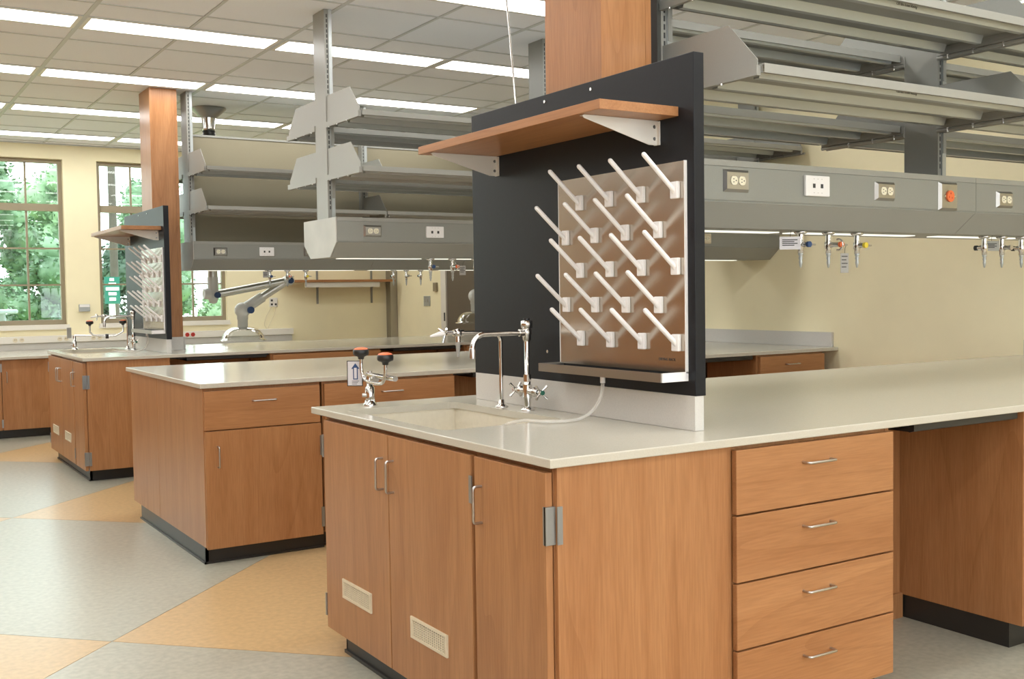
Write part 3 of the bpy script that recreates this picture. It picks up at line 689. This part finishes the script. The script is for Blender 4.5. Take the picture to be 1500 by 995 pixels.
def tagcard(x, y, z0, z1, w, m, label, yaw):
    t = thing('paper_tag', label, 'tag', (x, y, z1)); c, s = math.cos(yaw), math.sin(yaw); h = .0006
    pts = [(x-c*w/2, y-s*w/2), (x+c*w/2, y+s*w/2)]
    n = (-s*h, c*h)
    poly = [(pts[0][0]-n[0], pts[0][1]-n[1]), (pts[1][0]-n[0], pts[1][1]-n[1]), (pts[1][0]+n[0], pts[1][1]+n[1]), (pts[0][0]+n[0], pts[0][1]+n[1])]
    part('card', MB().prism(poly, 2, z0, z1), m, t)
    l = MB()
    for k in range(4):
        zz = z1-.014-(z1-z0-.022)*k/4; e0, e1 = (.12, .85) if k % 2 == 0 else (.12, .7)
        q = [(pts[0][0]+(pts[1][0]-pts[0][0])*e-n[0]*2.2, pts[0][1]+(pts[1][1]-pts[0][1])*e-n[1]*2.2) for e in (e0, e1)]
        l.add([(q[0][0], q[0][1], zz), (q[1][0], q[1][1], zz), (q[1][0], q[1][1], zz+.0035), (q[0][0], q[0][1], zz+.0035)], [(0, 1, 2, 3)])
    part('print_line', l, 'ink', t)
    part('tie_wire', MB().tube([(x, y, z1-.004), (x+.01, y+.006, z1+.02), (x+.02, y+.01, z1+.03)], .001, 5), 'ink', t)
names = {'near': 'nearest rail', 'mid': 'middle rail', 'far': 'farthest rail'}
for b in ('near', 'mid', 'far'):
    dx, dy, _ = BEN[b]; y = dy+.695
    valve(dx+1.668, y, 'blue', 'chrome valve with a blue button, first valve under the ' + names[b])
    valve(dx+1.826, y, 'orange', 'chrome needle valve with an orange button, second valve under the ' + names[b], long=True)
    valve(dx+1.995, y, 'yellow', 'chrome valve with a yellow button, third valve under the ' + names[b])
    valve(dx+2.845, y, 'blackp', 'chrome valve, left one of the right-hand trio under the ' + names[b], rev=True)
    valve(dx+2.975, y, 'nickel', 'chrome valve, middle one of the right-hand trio under the ' + names[b])
    valve(dx+3.125, y, 'blackp', 'chrome valve, right one of the right-hand trio under the ' + names[b], rev=True)
dx, dy, _ = BEN['near']
tagcard(1.615, .70, 1.495, 1.545, .085, 'tag', 'white printed tag tied to the blue-button valve on the nearest rail', -.45)
tagcard(1.862, .645, 1.402, 1.480, .036, 'tagdk', 'grey printed tag hanging from the orange-button valve on the nearest rail', -.3)
tagcard(2.905, .70, 1.50, 1.545, .075, 'gray_lt', 'blank grey-green tag between the right-hand valves on the nearest rail', -.35)
tagcard(BEN['mid'][0]+1.88, BEN['mid'][1]+.66, 1.46, 1.52, .04, 'tagdk', 'grey tag beside the orange-button valve on the middle rail', -.6)
tagcard(BEN['far'][0]+1.63, BEN['far'][1]+.69, 1.505, 1.558, .045, 'tagdk', 'grey tag on the blue-button valve of the farthest rail', -.4)
# ---------------------------------------------------------------- uprights and shelves
PXS = [(1.005, 1.05), (2.571, 2.62), (4.53, 4.575)]
PY0, PY1 = .738, .912
LEV = [(2.036, 'lower'), (2.350, 'upper')]
def bracket_prof(sgn, z, dy):
    yc = (PY0+PY1)/2; o = []
    for d, dz in ((.085, .016), (.555, .016), (.555, .05), (.425, .185), (.085, .185)): o.append((dy+yc+sgn*d, z+dz-.0))
    return o
def upright(dx, dy, k, label, panel=False):
    x0, x1 = PXS[k][0]+dx, min(PXS[k][1]+dx, XR-.006)
    t = thing('shelf_upright', label, 'shelf upright', ((x0+x1)/2, dy+.825, 1.803))
    part('post', MB().box(x0, x1, dy+PY0, dy+PY1, RZ1+.0005, ZC-.001), 'gray_lt' if k == 0 else 'gray', t)
    for s, yy in ((-1, PY0), (1, PY1)):
        sp = MB(); z = 1.86
        while z < ZC-.05:
            sp.box(x0+.012, x0+.019, dy+yy-.0008 if s < 0 else dy+yy, dy+yy if s < 0 else dy+yy+.0008, z, z+.020); z += .030
        part('slot_strip', sp, 'ink', t, kind='stuff')
        part('channel_edge', MB().box(x0+.024, x1, dy+yy+s*.001, dy+yy+s*.006, RZ1+.001, ZC-.002), 'zinc', t)
    if k == 1: part('yellow_sticker', MB().box(x0-.0006, x0, dy+.78, dy+.84, 1.815, 1.832), 'yellow', t)
    for z, nm in LEV:
        for s in (-1, 1):
            pr = bracket_prof(s, z, dy)
            if s > 0: pr = pr[::-1]
            b = part('bracket', MB().prism(pr[::-1], 0, x0+.006, x0+.010), 'gray_lt' if k == 0 else 'gray', t)
            yc = (PY0+PY1)/2
            ya, yb = dy+yc+s*.085, dy+yc+s*.565
            part('bottom_flange', MB().box(x0-.006, x0+.012, min(ya, yb), max(ya, yb), z-.004, z+.028), 'gray_lt', b)
            part('clip_strip', MB().box(x0+.026, x0+.046, dy+yc+s*.086, dy+yc+s*.096, z-.11, z+.02), 'gray_lt', b)
            if k > 0:
                part('tie_rod', MB().cyl((x0+.0, ya, z-.013), (x0+.0, yb, z-.013), .0085, 8).cyl((x0+.034, ya, z-.013), (x0+.034, yb, z-.013), .0085, 8), 'gray_lt', b)
            sc = MB()
            for q in (.14, .26, .40): 
                yy = dy+yc+s*q; sc.cyl((x0-.004, yy, z-.004), (x0-.004, yy, z-.010 if k == 0 else z-.024), .005, 8)
            part('screw', sc, 'screw', b, kind='stuff')
    return t
def shelf(dx, dy, k, s, z, label):
    x0 = PXS[k][0]+dx+.014; x1 = PXS[k+1][0]+dx-.008; yc = dy+(PY0+PY1)/2
    ya, yb = yc+s*.10, yc+s*.580          # back, front
    t = thing('metal_shelf', label, 'shelf', ((x0+x1)/2, (ya+yb)/2, z), 'grey metal shelves')
    Y = lambda d: yc+s*d
    m = MB().box(x0, x1, Y(.10), Y(.578), z+.030, z+.034)
    m.box(x0, x1, Y(.10), Y(.104), z+.004, z+.03)
    m.box(x0, x0+.003, Y(.1), Y(.57), z+.006, z+.03).box(x1-.003, x1, Y(.1), Y(.57), z+.006, z+.03)
    part('shelf_plate', m, 'gray_lt', t)
    part('front_lip', MB().box(x0, x1, Y(.578), Y(.580), z+.004, z+.034).box(x0, x1, Y(.566), Y(.578), z+.004, z+.006), 'gray_lt', t)
    for d0, first in ((.486, True), (.290, False), (.115, False)):
        a, b, c, d = Y(d0+.046), Y(d0+.034), Y(d0+.010), Y(d0)
        pr = [(a, z+.030), (b, z-.001), (c, z-.001), (d, z+.030)]
        if s > 0: pr = pr[::-1]
        ch = part('stiffener', MB().prism(pr, 0, x0+.035, x1-.035), 'zinc', t)
        if first:
            nv = Vector((0, s*.031, -.012)).normalized()
            ey = Vector((0, s*.012, .031)).normalized(); ex = Vector((1, 0, 0)) if s < 0 else Vector((-1, 0, 0))
            cpt = Vector(((x0+x1)/2, (a+b)/2, z+.0145)) + nv*.0006
            text('load_label', '120 lbs. Load Rating', .0145, 'ink', frameM(cpt, ex, ey), ch, .0002)
    return t
WH = {'near': 'nearest bench', 'mid': 'middle bench', 'far': 'window bench'}
PN = ['left-end', 'middle', 'wall-end']
for b in ('near', 'mid', 'far'):
    dx, dy, _ = BEN[b]
    for k in range(3): upright(dx, dy, k, '%s grey slotted ceiling upright with shelf brackets over the %s' % (PN[k], WH[b]))
    for z, nm in LEV:
        for s, sn in ((-1, 'camera'), (1, 'window')):
            for k in range(2):
                shelf(dx, dy, k, s, z, '%s grey metal shelf on the %s side of the %s bay over the %s' % (nm, sn, ('left', 'right')[k], WH[b]))
# back panels of the farthest rack
dx, dy, _ = BEN['far']
for k, lb in ((0, 'left'), (1, 'right')):
    x0, x1 = PXS[k][1]+dx+.002, PXS[k+1][0]+dx-.002
    t = thing('rack_back_panel', lb+' olive back panel of the shelf rack nearest the windows', 'panel', ((x0+x1)/2, dy+.825, RZ1))
    part('panel_sheet', MB().box(x0, x1, dy+.812, dy+.838, RZ1+.001, 2.690), 'panel_tan', t)
    part('cap_strip', MB().box(x0, x1, dy+.806, dy+.844, 2.690, 2.706), 'gray_lt', t)
# ---------------------------------------------------------------- black panels, drying racks, wood shelves, columns
ROWS = [(1.648, 0), (1.532, 1), (1.416, 0), (1.298, 1), (1.182, 0)]
COLS = [[.747, .58, .4135, .249], [.832, .662, .495, .331]]
def panel_group(dx, dy, where, near):
    t = thing('splash_panel', 'tall black panel standing across the ' + where, 'panel', (dx+.67, dy+.84, T1))
    part('panel_board', MB().bevbox(dx+.655, dx+.696, dy+.177, dy+1.502, 1.021, 2.055, .002), 'black', t)
    part('curb', MB().bevbox(dx+.654, dx+.69, dy+.18, dy+1.497, T1+.0005, 1.021, .001), 'curb', t)
    for yy, zz in ((.97, 2.03), (.69, 2.028), (.972, 1.127)):
        part('screw', MB().cyl((dx+.655, dy+yy, zz), (dx+.6515, dy+yy, zz), .006, 10), 'screw', t)
    # drying rack
    r = thing('drying_rack', 'stainless drying rack with twenty white pegs on the black panel of the ' + where, 'drying rack', (dx+.65, dy+.55, 1.09))
    part('back_plate', MB().box(dx+.648, dx+.6545, dy+.213, dy+.881, 1.09, 1.735), 'stainless', r)
    part('plate_edge', MB().box(dx+.645, dx+.6545, dy+.209, dy+.213, 1.09, 1.735).box(dx+.6465, dx+.6545, dy+.881, dy+.8835, 1.09, 1.735), 'white', r)
    tr = MB().box(dx+.55, dx+.6545, dy+.213, dy+.875, 1.066, 1.070).box(dx+.548, dx+.552, dy+.213, dy+.875, 1.066, 1.094).box(dx+.55, dx+.6545, dy+.871, dy+.875, 1.07, 1.094)
    part('drip_trough', tr, 'steel', r)
    part('trough_end', MB().box(dx+.552, dx+.6545, dy+.209, dy+.2135, 1.066, 1.094), 'white', r)
    part('drain_spout', MB().cyl((dx+.60, dy+.57, 1.066), (dx+.60, dy+.57, 1.040), .009, 10), 'white', r)
    for z, o in ROWS:
        for yy in COLS[o]:
            bx, bz = dx+.640, z
            p = part('peg_base', MB().bevbox(dx+.634, dx+.648, dy+yy-.0165, dy+yy+.0165, z-.026, z+.026, .003), 'white', r)
            a = Vector((bx, dy+yy, z-.004)); e = a + Vector((-.122, 0, .108))
            d = (e-a).normalized()
            part('peg', MB().tube([a, a+d*.012, e-d*.004, e, e+d*.003], [.010, .0078, .0078, .0065, .003], 10), 'white', p)
    if near:
        text('rack_print', 'DRYING RACK', .012, 'ink', frameM((dx+.6474, dy+.30, 1.128), (0,-1,0), (0,0,1)), r, .0001)
    # wood shelf on brackets
    w = thing('wall_shelf', 'wood shelf with white brackets on the black panel of the ' + where, 'shelf', (dx+.5, dy+.82, 1.9))
    part('shelf_board', MB().bevbox(dx+.355, dx+.654, dy+.245, dy+1.39, 1.872, 1.901, .0012), 'wood_y', w)
    for yy in (1.305, .345):
        pr = [(dx+.6535, 1.8715), (dx+.372, 1.8715), (dx+.366, 1.867), (dx+.372, 1.861), (dx+.62, 1.796), (dx+.6535, 1.796)]
        b = part('bracket', MB().prism(pr, 1, dy+yy-.0015, dy+yy+.0015), 'offwhite', w)
        part('bracket_flange', MB().box(dx+.372, dx+.654, dy+yy-.003, dy+yy+.022, 1.8690, 1.8712).box(dx+.651, dx+.6545, dy+yy-.014, dy+yy+.014, 1.796, 1.869), 'offwhite', b)
        for zz in (1.852, 1.815): part('screw', MB().cyl((dx+.640, dy+yy-.0015, zz), (dx+.640, dy+yy-.004, zz), .006, 8), 'screw', b)
    # column clad in wood
    c = thing('column', 'square wood-clad column behind the black panel of the ' + where, 'column', (dx+.81, dy+.86, T1))
    cy0, cy1 = (.69, 1.03)
    part('column_panel', MB().bevbox(dx+.700, dx+.717, dy+cy0+.0, dy+cy1, T1+.0005, ZC-.002, .001), 'wood', c)
    part('column_panel', MB().bevbox(dx+.7175, dx+.895, dy+cy0+.002, dy+cy0+.02, T1+.0005, ZC-.002, .001), 'wood', c)
    part('column_edge', MB().box(dx+.8955, dx+.92, dy+cy0+.002, dy+cy1, T1+.0005, ZC-.002), 'wood', c)
    part('column_panel', MB().box(dx+.7175, dx+.895, dy+cy1-.018, dy+cy1, T1+.0005, ZC-.002), 'wood', c)
    if near: part('column_gap_shade', MB().box(dx+.921, dx+.952, dy+cy0+.006, dy+cy1-.01, T1+.0005, ZC-.002), 'darkin', c)  # dark box standing in for the shade in the gap before the upright
    if not near:
        part('column_curb', MB().box(dx+.7, dx+.925, dy+cy0-.012, dy+cy0+.001, T1+.0005, 1.02).box(dx+.921, dx+.934, dy+cy0-.012, dy+cy1, T1+.0005, 1.02), 'curb', c)
panel_group(0, 0, 'nearest bench', True)
panel_group(BEN['far'][0], BEN['far'][1]+.02, 'window bench', False)
# ---------------------------------------------------------------- faucets, eyewash, tubing
def cross_handle(c, axis, knob, parent):
    c = Vector(c); a = Vector(axis); u = Vector((0,0,1)); v = a.cross(u)
    m = MB()
    for k in range(4):
        an = PI/4+k*PI/2; d = u*math.cos(an)+v*math.sin(an); m.tube([c, c+d*.018, c+d*.033+a*.004], [.0045, .004, .0058], 7)
    m.cyl(c-a*.012, c+a*.008, .009, 12)
    h = part('cross_handle', m, 'chrome', parent)
    part('index_button', MB().cyl(c+a*.008, c+a*.012, .0085, 12), knob, h)
def faucet(dx, dy, where, full=True):
    x, y = dx+.583, dy+1.003
    t = thing('mixing_faucet', 'chrome mixing faucet with vacuum breaker and swing spout at the sink of the ' + where, 'faucet', (x, y, T1))
    part('base_flange', MB().lathe((x, y, T1), [(.001, .014), (.014, .014), (.022, .008), (.026, .003), (.026, 0.0003)], 20), 'chrome', t)
    part('riser', MB().tube([(x, y, T1+.01), (x, y, .965), (x, y, 1.03), (x, y, 1.032), (x, y, 1.175)], [.0125, .0125, .0125, .0095, .0095], 14), 'chrome', t)
    part('collar', MB().cyl((x, y, 1.02), (x, y, 1.045), .0145, 8).cyl((x, y, .958), (x, y, 1.008), .017, 14), 'chrome', t)
    part('valve_body', MB().tube([(x, y-.075, .984), (x, y+.065, .984)], .0125, 12).ball((x, y+.045, .984), .017, 8).ball((x, y-.05, .984), .017, 8), 'chrome', t)
    cross_handle((x, y+.078, .984), (0, 1, 0), 'red', t); cross_handle((x, y-.09, .984), (0, -1, 0), 'green', t)
    vb = part('vacuum_breaker', MB().lathe((x, y, 1.165), [(.011, 0), (.016, .008), (.016, .022), (.018, .026), (.018, .044), (.014, .046), (.022, .05), (.022, .075), (.012, .078), (.001, .078)], 10), 'chrome', t)
    part('cap', MB().cyl((x, y, 1.243), (x, y, 1.250), .012, 10), 'blackp', vb)
    zs = 1.197; xe = dx+.355
    p = [(x, y, zs), (xe+.05, y, zs)] + arc((xe+.05, y, zs-.05), .05, PI/2, PI, 8, (1,0,0), (0,0,1))[1:] + [(xe, y, 1.135)]
    part('spout', MB().tube(p, .0098, 12), 'chrome', t)
    part('spout_tip', MB().tube([(xe, y, 1.15), (xe, y, 1.145), (xe, y, 1.112)], [.0105, .0125, .0118], 12), 'nickel', t)
    part('spout_nut', MB().cyl((x-.012, y, zs), (x-.032, y, zs), .014, 8), 'chrome', t)
    # gooseneck with gas cock
    x, y = dx+.572, dy+1.166
    g = thing('gas_gooseneck', 'thin chrome gooseneck with a white hose end at the sink of the ' + where, 'faucet', (x, y, T1))
    part('base_flange', MB().lathe((x, y, T1), [(.001, .028), (.011, .028), (.014, .012), (.019, .008), (.026, .003), (.026, .0003)], 18), 'chrome', g)
    xe = dx+.40
    p = [(x, y, T1+.02), (x, y, 1.16)] + arc((x-.036, y, 1.16), .036, 0, PI/2, 6, (1,0,0), (0,0,1))[1:] + [(xe, y, 1.198)]
    part('riser', MB().tube(p, [.0075]*len(p), 12), 'chrome', g)
    part('turret', MB().cyl((xe+.01, y, 1.198), (xe-.03, y, 1.198), .0125, 12).ball((xe-.012, y, 1.198), .016, 8).cyl((xe-.012, y-.001, 1.2), (xe-.012, y-.001, 1.165), .010, 10), 'chrome', g)
    part('nozzle', MB().tube([(xe-.012, y, 1.168), (xe-.012, y, 1.15), (xe-.012, y, 1.11)], [.010, .0085, .005], 10), 'tagdk', g)
    part('bonnet', MB().cyl((xe-.03, y, 1.198), (xe-.06, y, 1.198), .008, 10), 'chrome', g)
    h = MB()
    for a in (.5, 2.6, 4.7): h.tube([(xe-.065, y, 1.198), (xe-.075, y+.034*math.cos(a), 1.198+.034*math.sin(a))], [.005, .004], 6)
    part('handle', h, 'chrome', g)
    part('hose_barb', MB().tube([(xe-.065, y, 1.198), (xe-.085, y+.004, 1.197), (xe-.105, y+.01, 1.192), (xe-.115, y+.02, 1.188)], [.008, .0095, .006, .004], 8), 'white', g)
faucet(0, 0, 'nearest bench'); faucet(BEN['far'][0], BEN['far'][1]-.02, 'window bench')
def eyewash(dx, dy, where, near):
    x, y = dx+.203, dy+1.54
    t = thing('eyewash', 'chrome deck eyewash with two black spray heads on the counter of the ' + where, 'eyewash', (x, y, T1))
    part('base_flange', MB().lathe((x, y, T1), [(.001, .024), (.018, .024), (.022, .012), (.028, .004), (.028, .0003)], 20), 'chrome', t)
    part('body', MB().tube([(x, y, T1+.01), (x, y, .925), (x, y, .985), (x, y, .99), (x, y, 1.03)], [.018, .0185, .0185, .013, .013], 18), 'chrome', t)
    part('side_knob', MB().cyl((x-.015, y+.0, .955), (x-.03, y+.006, .955), .008, 10), 'nickel', t)
    # instruction sign
    c = Vector((x-.028, y+.075, 1.036)) if near else Vector((x-.03, y+.028, 1.042)); ex = Vector((.80, -.60, 0)) if near else Vector((.9, .43, 0)); ez = Vector((0,0,1)); n = ex.cross(ez)
    if n.dot(CAM-c) < 0: n = -n
    def qd(m, u0, u1, z0, z1, off, th):
        A = [c+ex*u+ez*z+n*o for o in (off, off+th) for u, z in ((u0, z0), (u1, z0), (u1, z1), (u0, z1))]
        m.add(A, [(0,3,2,1), (4,5,6,7), (0,1,5,4), (1,2,6,5), (2,3,7,6), (3,0,4,7)])
    if near:
        m = MB(); qd(m, -.031, .031, -.05, .05, 0, .003); sg = part('instruction_sign', m, 'blackp', t)
        m = MB(); qd(m, -.028, .028, -.047, .047, .003, .0004); part('sign_face', m, 'tag', sg)
        m = MB(); o = .0036
        A = [c+ex*u+ez*z+n*o for u, z in ((-.007, -.024), (.012, -.024), (.012, .018), (.019, .018), (.0025, .040), (-.014, .018), (-.007, .018))]
        m.add(A, [tuple(range(7))]); part('arrow', m, 'blue', sg)
        m = MB(); o = .0039
        A = [c+ex*u+ez*z+n*o for u, z in ((-.003, -.020), (.008, -.020), (.008, .022), (-.003, .022))]; m.add(A, [(0,1,2,3)]); part('arrow_window', m, 'tag', sg)
        m = MB()
        for k in range(3): qd(m, -.012, .016-.004*k, -.031-.006*k, -.029-.006*k, .0034, .0003)
        part('sign_print', m, 'ink', sg)
        hb = [(x, y-.04, 1.02), (x, y+.05, 1.118), (x, y-.165, 1.105)]
        part('crossbar', MB().tube([(x, y+.012, 1.033), (x+.004, y-.10, 1.030), (x+.006, y-.215, 1.030)], [.0125, .0105, .0105], 12), 'chrome', t)
        part('valve_collar', MB().cyl((x-.004, y-.048, 1.02), (x-.004, y-.062, 1.02), .0155, 12).cyl((x, y+.0, 1.02), (x, y, 1.048), .009, 8), 'nickel', t)
        yc = y-.055; zc = 1.012
        p = bez([(x-.012, y+.05, 1.095), (x-.012, y+.048, 1.055), (x-.012, y+.03, 1.022), (x-.012, y-.01, 1.008), (x-.012, yc, 1.006), (x-.01, y-.10, 1.005), (x-.01, y-.14, 1.014), (x-.01, y-.162, 1.045), (x-.01, y-.165, 1.085)], 5)
        part('spray_yoke', MB().tube(p, .0068, 10), 'chrome', t)
        heads = [((x-.012, y+.05, 1.092), 1), ((x-.01, y-.165, 1.080), 0)]
    else:
        part('crossbar', MB().tube([(x, y, 1.035), (x+.13, y-.03, 1.03)], .008, 10), 'chrome', t)
        m = MB(); qd(m, -.03, .012, -.03, .06, 0, .003); part('instruction_sign', m, 'tagdk', t)
        p = [(x+.12, y-.03, 1.12), (x+.12, y-.03, 1.06), (x+.15, y-.035, 1.032), (x+.25, y-.06, 1.022), (x+.32, y-.08, 1.025), (x+.38, y-.09, 1.06), (x+.38, y-.09, 1.13)]
        part('spray_yoke', MB().tube(p, .0075, 10), 'chrome', t)
        part('valve_collar', MB().cyl((x+.24, y-.058, 1.022), (x+.265, y-.062, 1.022), .02, 12), 'blackp', t)
        heads = [((x+.12, y-.03, 1.115), 0), ((x+.38, y-.09, 1.115), 0)]
    for (hx, hy, hz), o in heads:
        h = part('spray_head', MB().lathe((hx, hy, hz), [(.001, 0), (.011, 0), (.013, .010), (.027, .015), (.031, .020), (.031, .034), (.028, .0385)], 20), 'blackp', t)
        part('dust_cap', MB().lathe((hx, hy, hz), [(.0285, .0375), (.025, .043), (.012, .0465), (.001, .047)], 20), 'orange', h)
eyewash(0, 0, 'nearest bench', True); eyewash(BEN['far'][0], BEN['far'][1]-.09, 'window bench', False)
def drain(dx, dy, where):
    solo('drain_tube', MB().tube(bez([(dx+.60, dy+.57, 1.0385), (dx+.60, dy+.585, .99), (dx+.585, dy+.61, .945), (dx+.535, dy+.615, .9215), (dx+.46, dy+.60, .921), (dx+.40, dy+.64, .921), (dx+.36, dy+.70, .920), (dx+.32, dy+.76, .895), (dx+.30, dy+.80, .84)]), .0062, 10), 'tube',
         'clear drain tube curling from the drying rack into the sink of the ' + where, 'tube')
drain(0, 0, 'nearest bench'); drain(BEN['far'][0], BEN['far'][1], 'window bench')
solo('support_rod', MB().tube([(.9, 1.675, ZC-.001), (.9, 1.612, 2.577), (.9, 1.553, 2.162), (.9, 1.40, T1+.001)], .0045, 8), 'chrome', 'thin chrome rod leaning from the ceiling down behind the nearest black panel', 'rod')
# ---------------------------------------------------------------- fume extraction arms
def elbow(c, r, L, parent, ax=(0,1,0)):
    c = Vector(c); a = Vector(ax)
    e = part('elbow', MB().cyl(c-a*L/2, c+a*L/2, r, 20), 'arm', parent)
    part('joint_knob', MB().cyl(c-a*(L/2+.014), c-a*L/2, r*.62, 18), 'blue', e)
    return e
def fume_arm(px, y, j2, bx, bz, label, by=None):
    by = y if by is None else by
    t = thing('fume_arm', label, 'fume arm', (px, y, ZC), 'articulated fume extraction arms')
    part('ceiling_bell', MB().lathe((px, y, ZC), [(.16, -.002), (.155, -.012), (.075, -.085), (.064, -.09)], 28), 'hinge', t)
    part('duct', MB().lathe((px, y, ZC), [(.066, -.08), (.055, -.185), (.055, -.205), (.001, -.205)], 24), 'chrome', t)
    part('coupling', MB().lathe((px, y, ZC), [(.058, -.205), (.058, -.215), (.052, -.223), (.058, -.231), (.058, -.30), (.05, -.305)], 24), 'blackp', t)
    part('drop_tube', MB().cyl((px, y, ZC-.30), (px, y, 1.52), .045, 20), 'alu', t)
    j1 = (px, y, 1.375)
    part('swivel', MB().lathe((px, y, 1.375), [(.048, .15), (.048, .03), (.05, .0), (.045, -.05), (.03, -.085), (.001, -.09)], 24).cyl((px-.085, y, 1.375), (px-.03, y, 1.375), .045, 18, .055), 'arm', t)
    part('joint_knob', MB().cyl((px+.02, y-.055, 1.362), (px+.02, y-.085, 1.362), .027, 18), 'blue', t)
    a = Vector((px+.05, y+.0, 1.372)); b = Vector(j2)
    part('upper_boom', MB().cyl(a, b, .036, 20), 'alu', t)
    e = part('elbow', MB().cyl(b+Vector((0,.05,0)), b-Vector((0,.06,0)), .045, 20), 'arm', t)
    part('joint_knob', MB().cyl(b-Vector((0,.06,0)), b-Vector((0,.085,0)), .028, 18), 'blue', e)
    c = Vector((bx+.02, by, bz+.30)); o = Vector((0, -.07, 0)); d = (c-b).normalized()
    part('lower_boom', MB().cyl(b+o*0, b+d*((c-b).length*.62), .036, 20), 'alu', t)
    part('boom_socket', MB().cyl(b+d*((c-b).length*.58), c, .047, 20, .05), 'arm', t)
    part('damper_lever', MB().box(b.x+d.x*.3-.012, b.x+d.x*.3+.012, by-.085, by-.04, b.z+d.z*.3-.01, b.z+d.z*.3+.012), 'blackp', t)
    e = part('elbow', MB().ball((bx, by, bz+.285), .072, 10), 'arm', t)
    part('joint_knob', MB().cyl((bx+.055, by-.05, bz+.285), (bx+.055, by-.085, bz+.285), .032, 18), 'blue', e)
    part('neck', MB().lathe((bx, by, bz), [(.05, .285), (.05, .20), (.046, .2), (.046, .128), (.001, .128)], 24), 'arm', t)
    pr = []; 
    for k in range(9): a_ = PI/2*k/8; pr.append((.048+(.19-.048)*math.sin(a_), .13-.115*(1-math.cos(a_))))
    pr2 = pr + [(.21, .012), (.21, .002), (.2, .0)]
    outer = MB().lathe((bx, by, bz), pr2, 36); outer.lathe((bx, by, bz), [(r-.004, z-.004) for r, z in pr][::-1], 36)
    part('glass_bell', outer, 'bell', t)
fd = BEN['far']
fume_arm(1.362, 7.45, (2.03, 7.33, 1.487), 1.63, .935, 'jointed fume arm with a clear bell resting low over the left of the window bench')
fume_arm(4.40, 7.45, (4.26, 7.10, 1.46), 4.12, 1.03, 'jointed fume arm with a clear bell half hidden behind the black panel')
# ---------------------------------------------------------------- things on the far walls
s = thing('wall_shelf', 'long wood wall shelf on metal standards right of the third window', 'shelf', (3.8, 10.3, 1.5))
part('shelf_board', MB().bevbox(3.06, 4.50, 10.12, 10.395, 1.508, 1.538, .001), 'wood_x', s)
part('under_shelf_rail', MB().box(3.3, 4.29, 10.14, 10.17, 1.445, 1.507), 'offwhite', s)
for x in (3.55, 4.29):
    st = part('standard', MB().box(x-.012, x+.012, 10.385, 10.398, 1.24, 1.80), 'gray', s)
    part('bracket', MB().prism([(10.385, 1.507), (10.14, 1.507), (10.14, 1.497), (10.385, 1.43)], 0, x-.003, x+.003), 'gray_lt', s)
def small_box(name, x0, x1, y0, y1, z0, z1, m, label, cat, ports=None, axis=1):
    t = thing(name, label, cat, ((x0+x1)/2, (y0+y1)/2, z0))
    part('cover_plate', MB().bevbox(x0, x1, y0, y1, z0, z1, .004), m, t)
    if ports:
        for (u, v) in ports:
            if axis == 1: part('port', MB().box(x0+u-.012, x0+u+.012, y0-.002, y0, z0+v-.012, z0+v+.012), 'ink', t)
            else: part('port', MB().box(x0-.002, x0, y0+u-.014, y0+u+.014, z0+v-.018, z0+v+.018), 'tagdk', t)
    return t
small_box('wall_sensor', .73, .845, 10.36, 10.398, 1.205, 1.285, 'zinc', 'small metal box on the cream wall between the two left windows', 'sensor')
part('sensor_hood', MB().box(.735, .84, 10.355, 10.36, 1.255, 1.283), 'white', bpy.data.objects['wall_sensor'])
small_box('data_outlet', 2.925, 3.03, 10.388, 10.398, 1.215, 1.325, 'offwhite', 'square data plate with three dark ports on the cream wall above the raceway', 'outlet', [(.03, .03), (.03, .078), (.078, .03)])
solo('data_cable', MB().tube(bez([(2.95, 10.385, 1.215), (2.88, 10.38, 1.10), (2.85, 10.37, 1.0), (2.88, 10.36, .95)], 6), .003, 6), 'beige', 'thin beige cable from the data plate down to the raceway, left of two', 'cable')
solo('data_cable', MB().tube(bez([(3.0, 10.385, 1.215), (2.98, 10.38, 1.12), (2.92, 10.37, 1.02), (2.89, 10.36, .95)], 6), .003, 6), 'beige', 'thin beige cable from the data plate down to the raceway, right of two', 'cable')
solo('corner_guard', MB().box(4.50, XR-.001, 10.27, 10.398, 0, ZC-.02), 'steel', 'tall brushed steel corner guard at the far corner of the room', 'corner guard')
small_box('light_switch', XR-.012, XR-.001, 9.36, 9.52, 1.195, 1.32, 'zinc', 'steel switch plate on the right wall near the door', 'switch', [(.05, .065), (.11, .065)], 0)
small_box('thermostat', XR-.03, XR-.001, 9.16, 9.24, 1.375, 1.48, 'frame', 'small dark box above the switch plate on the right wall', 'thermostat')
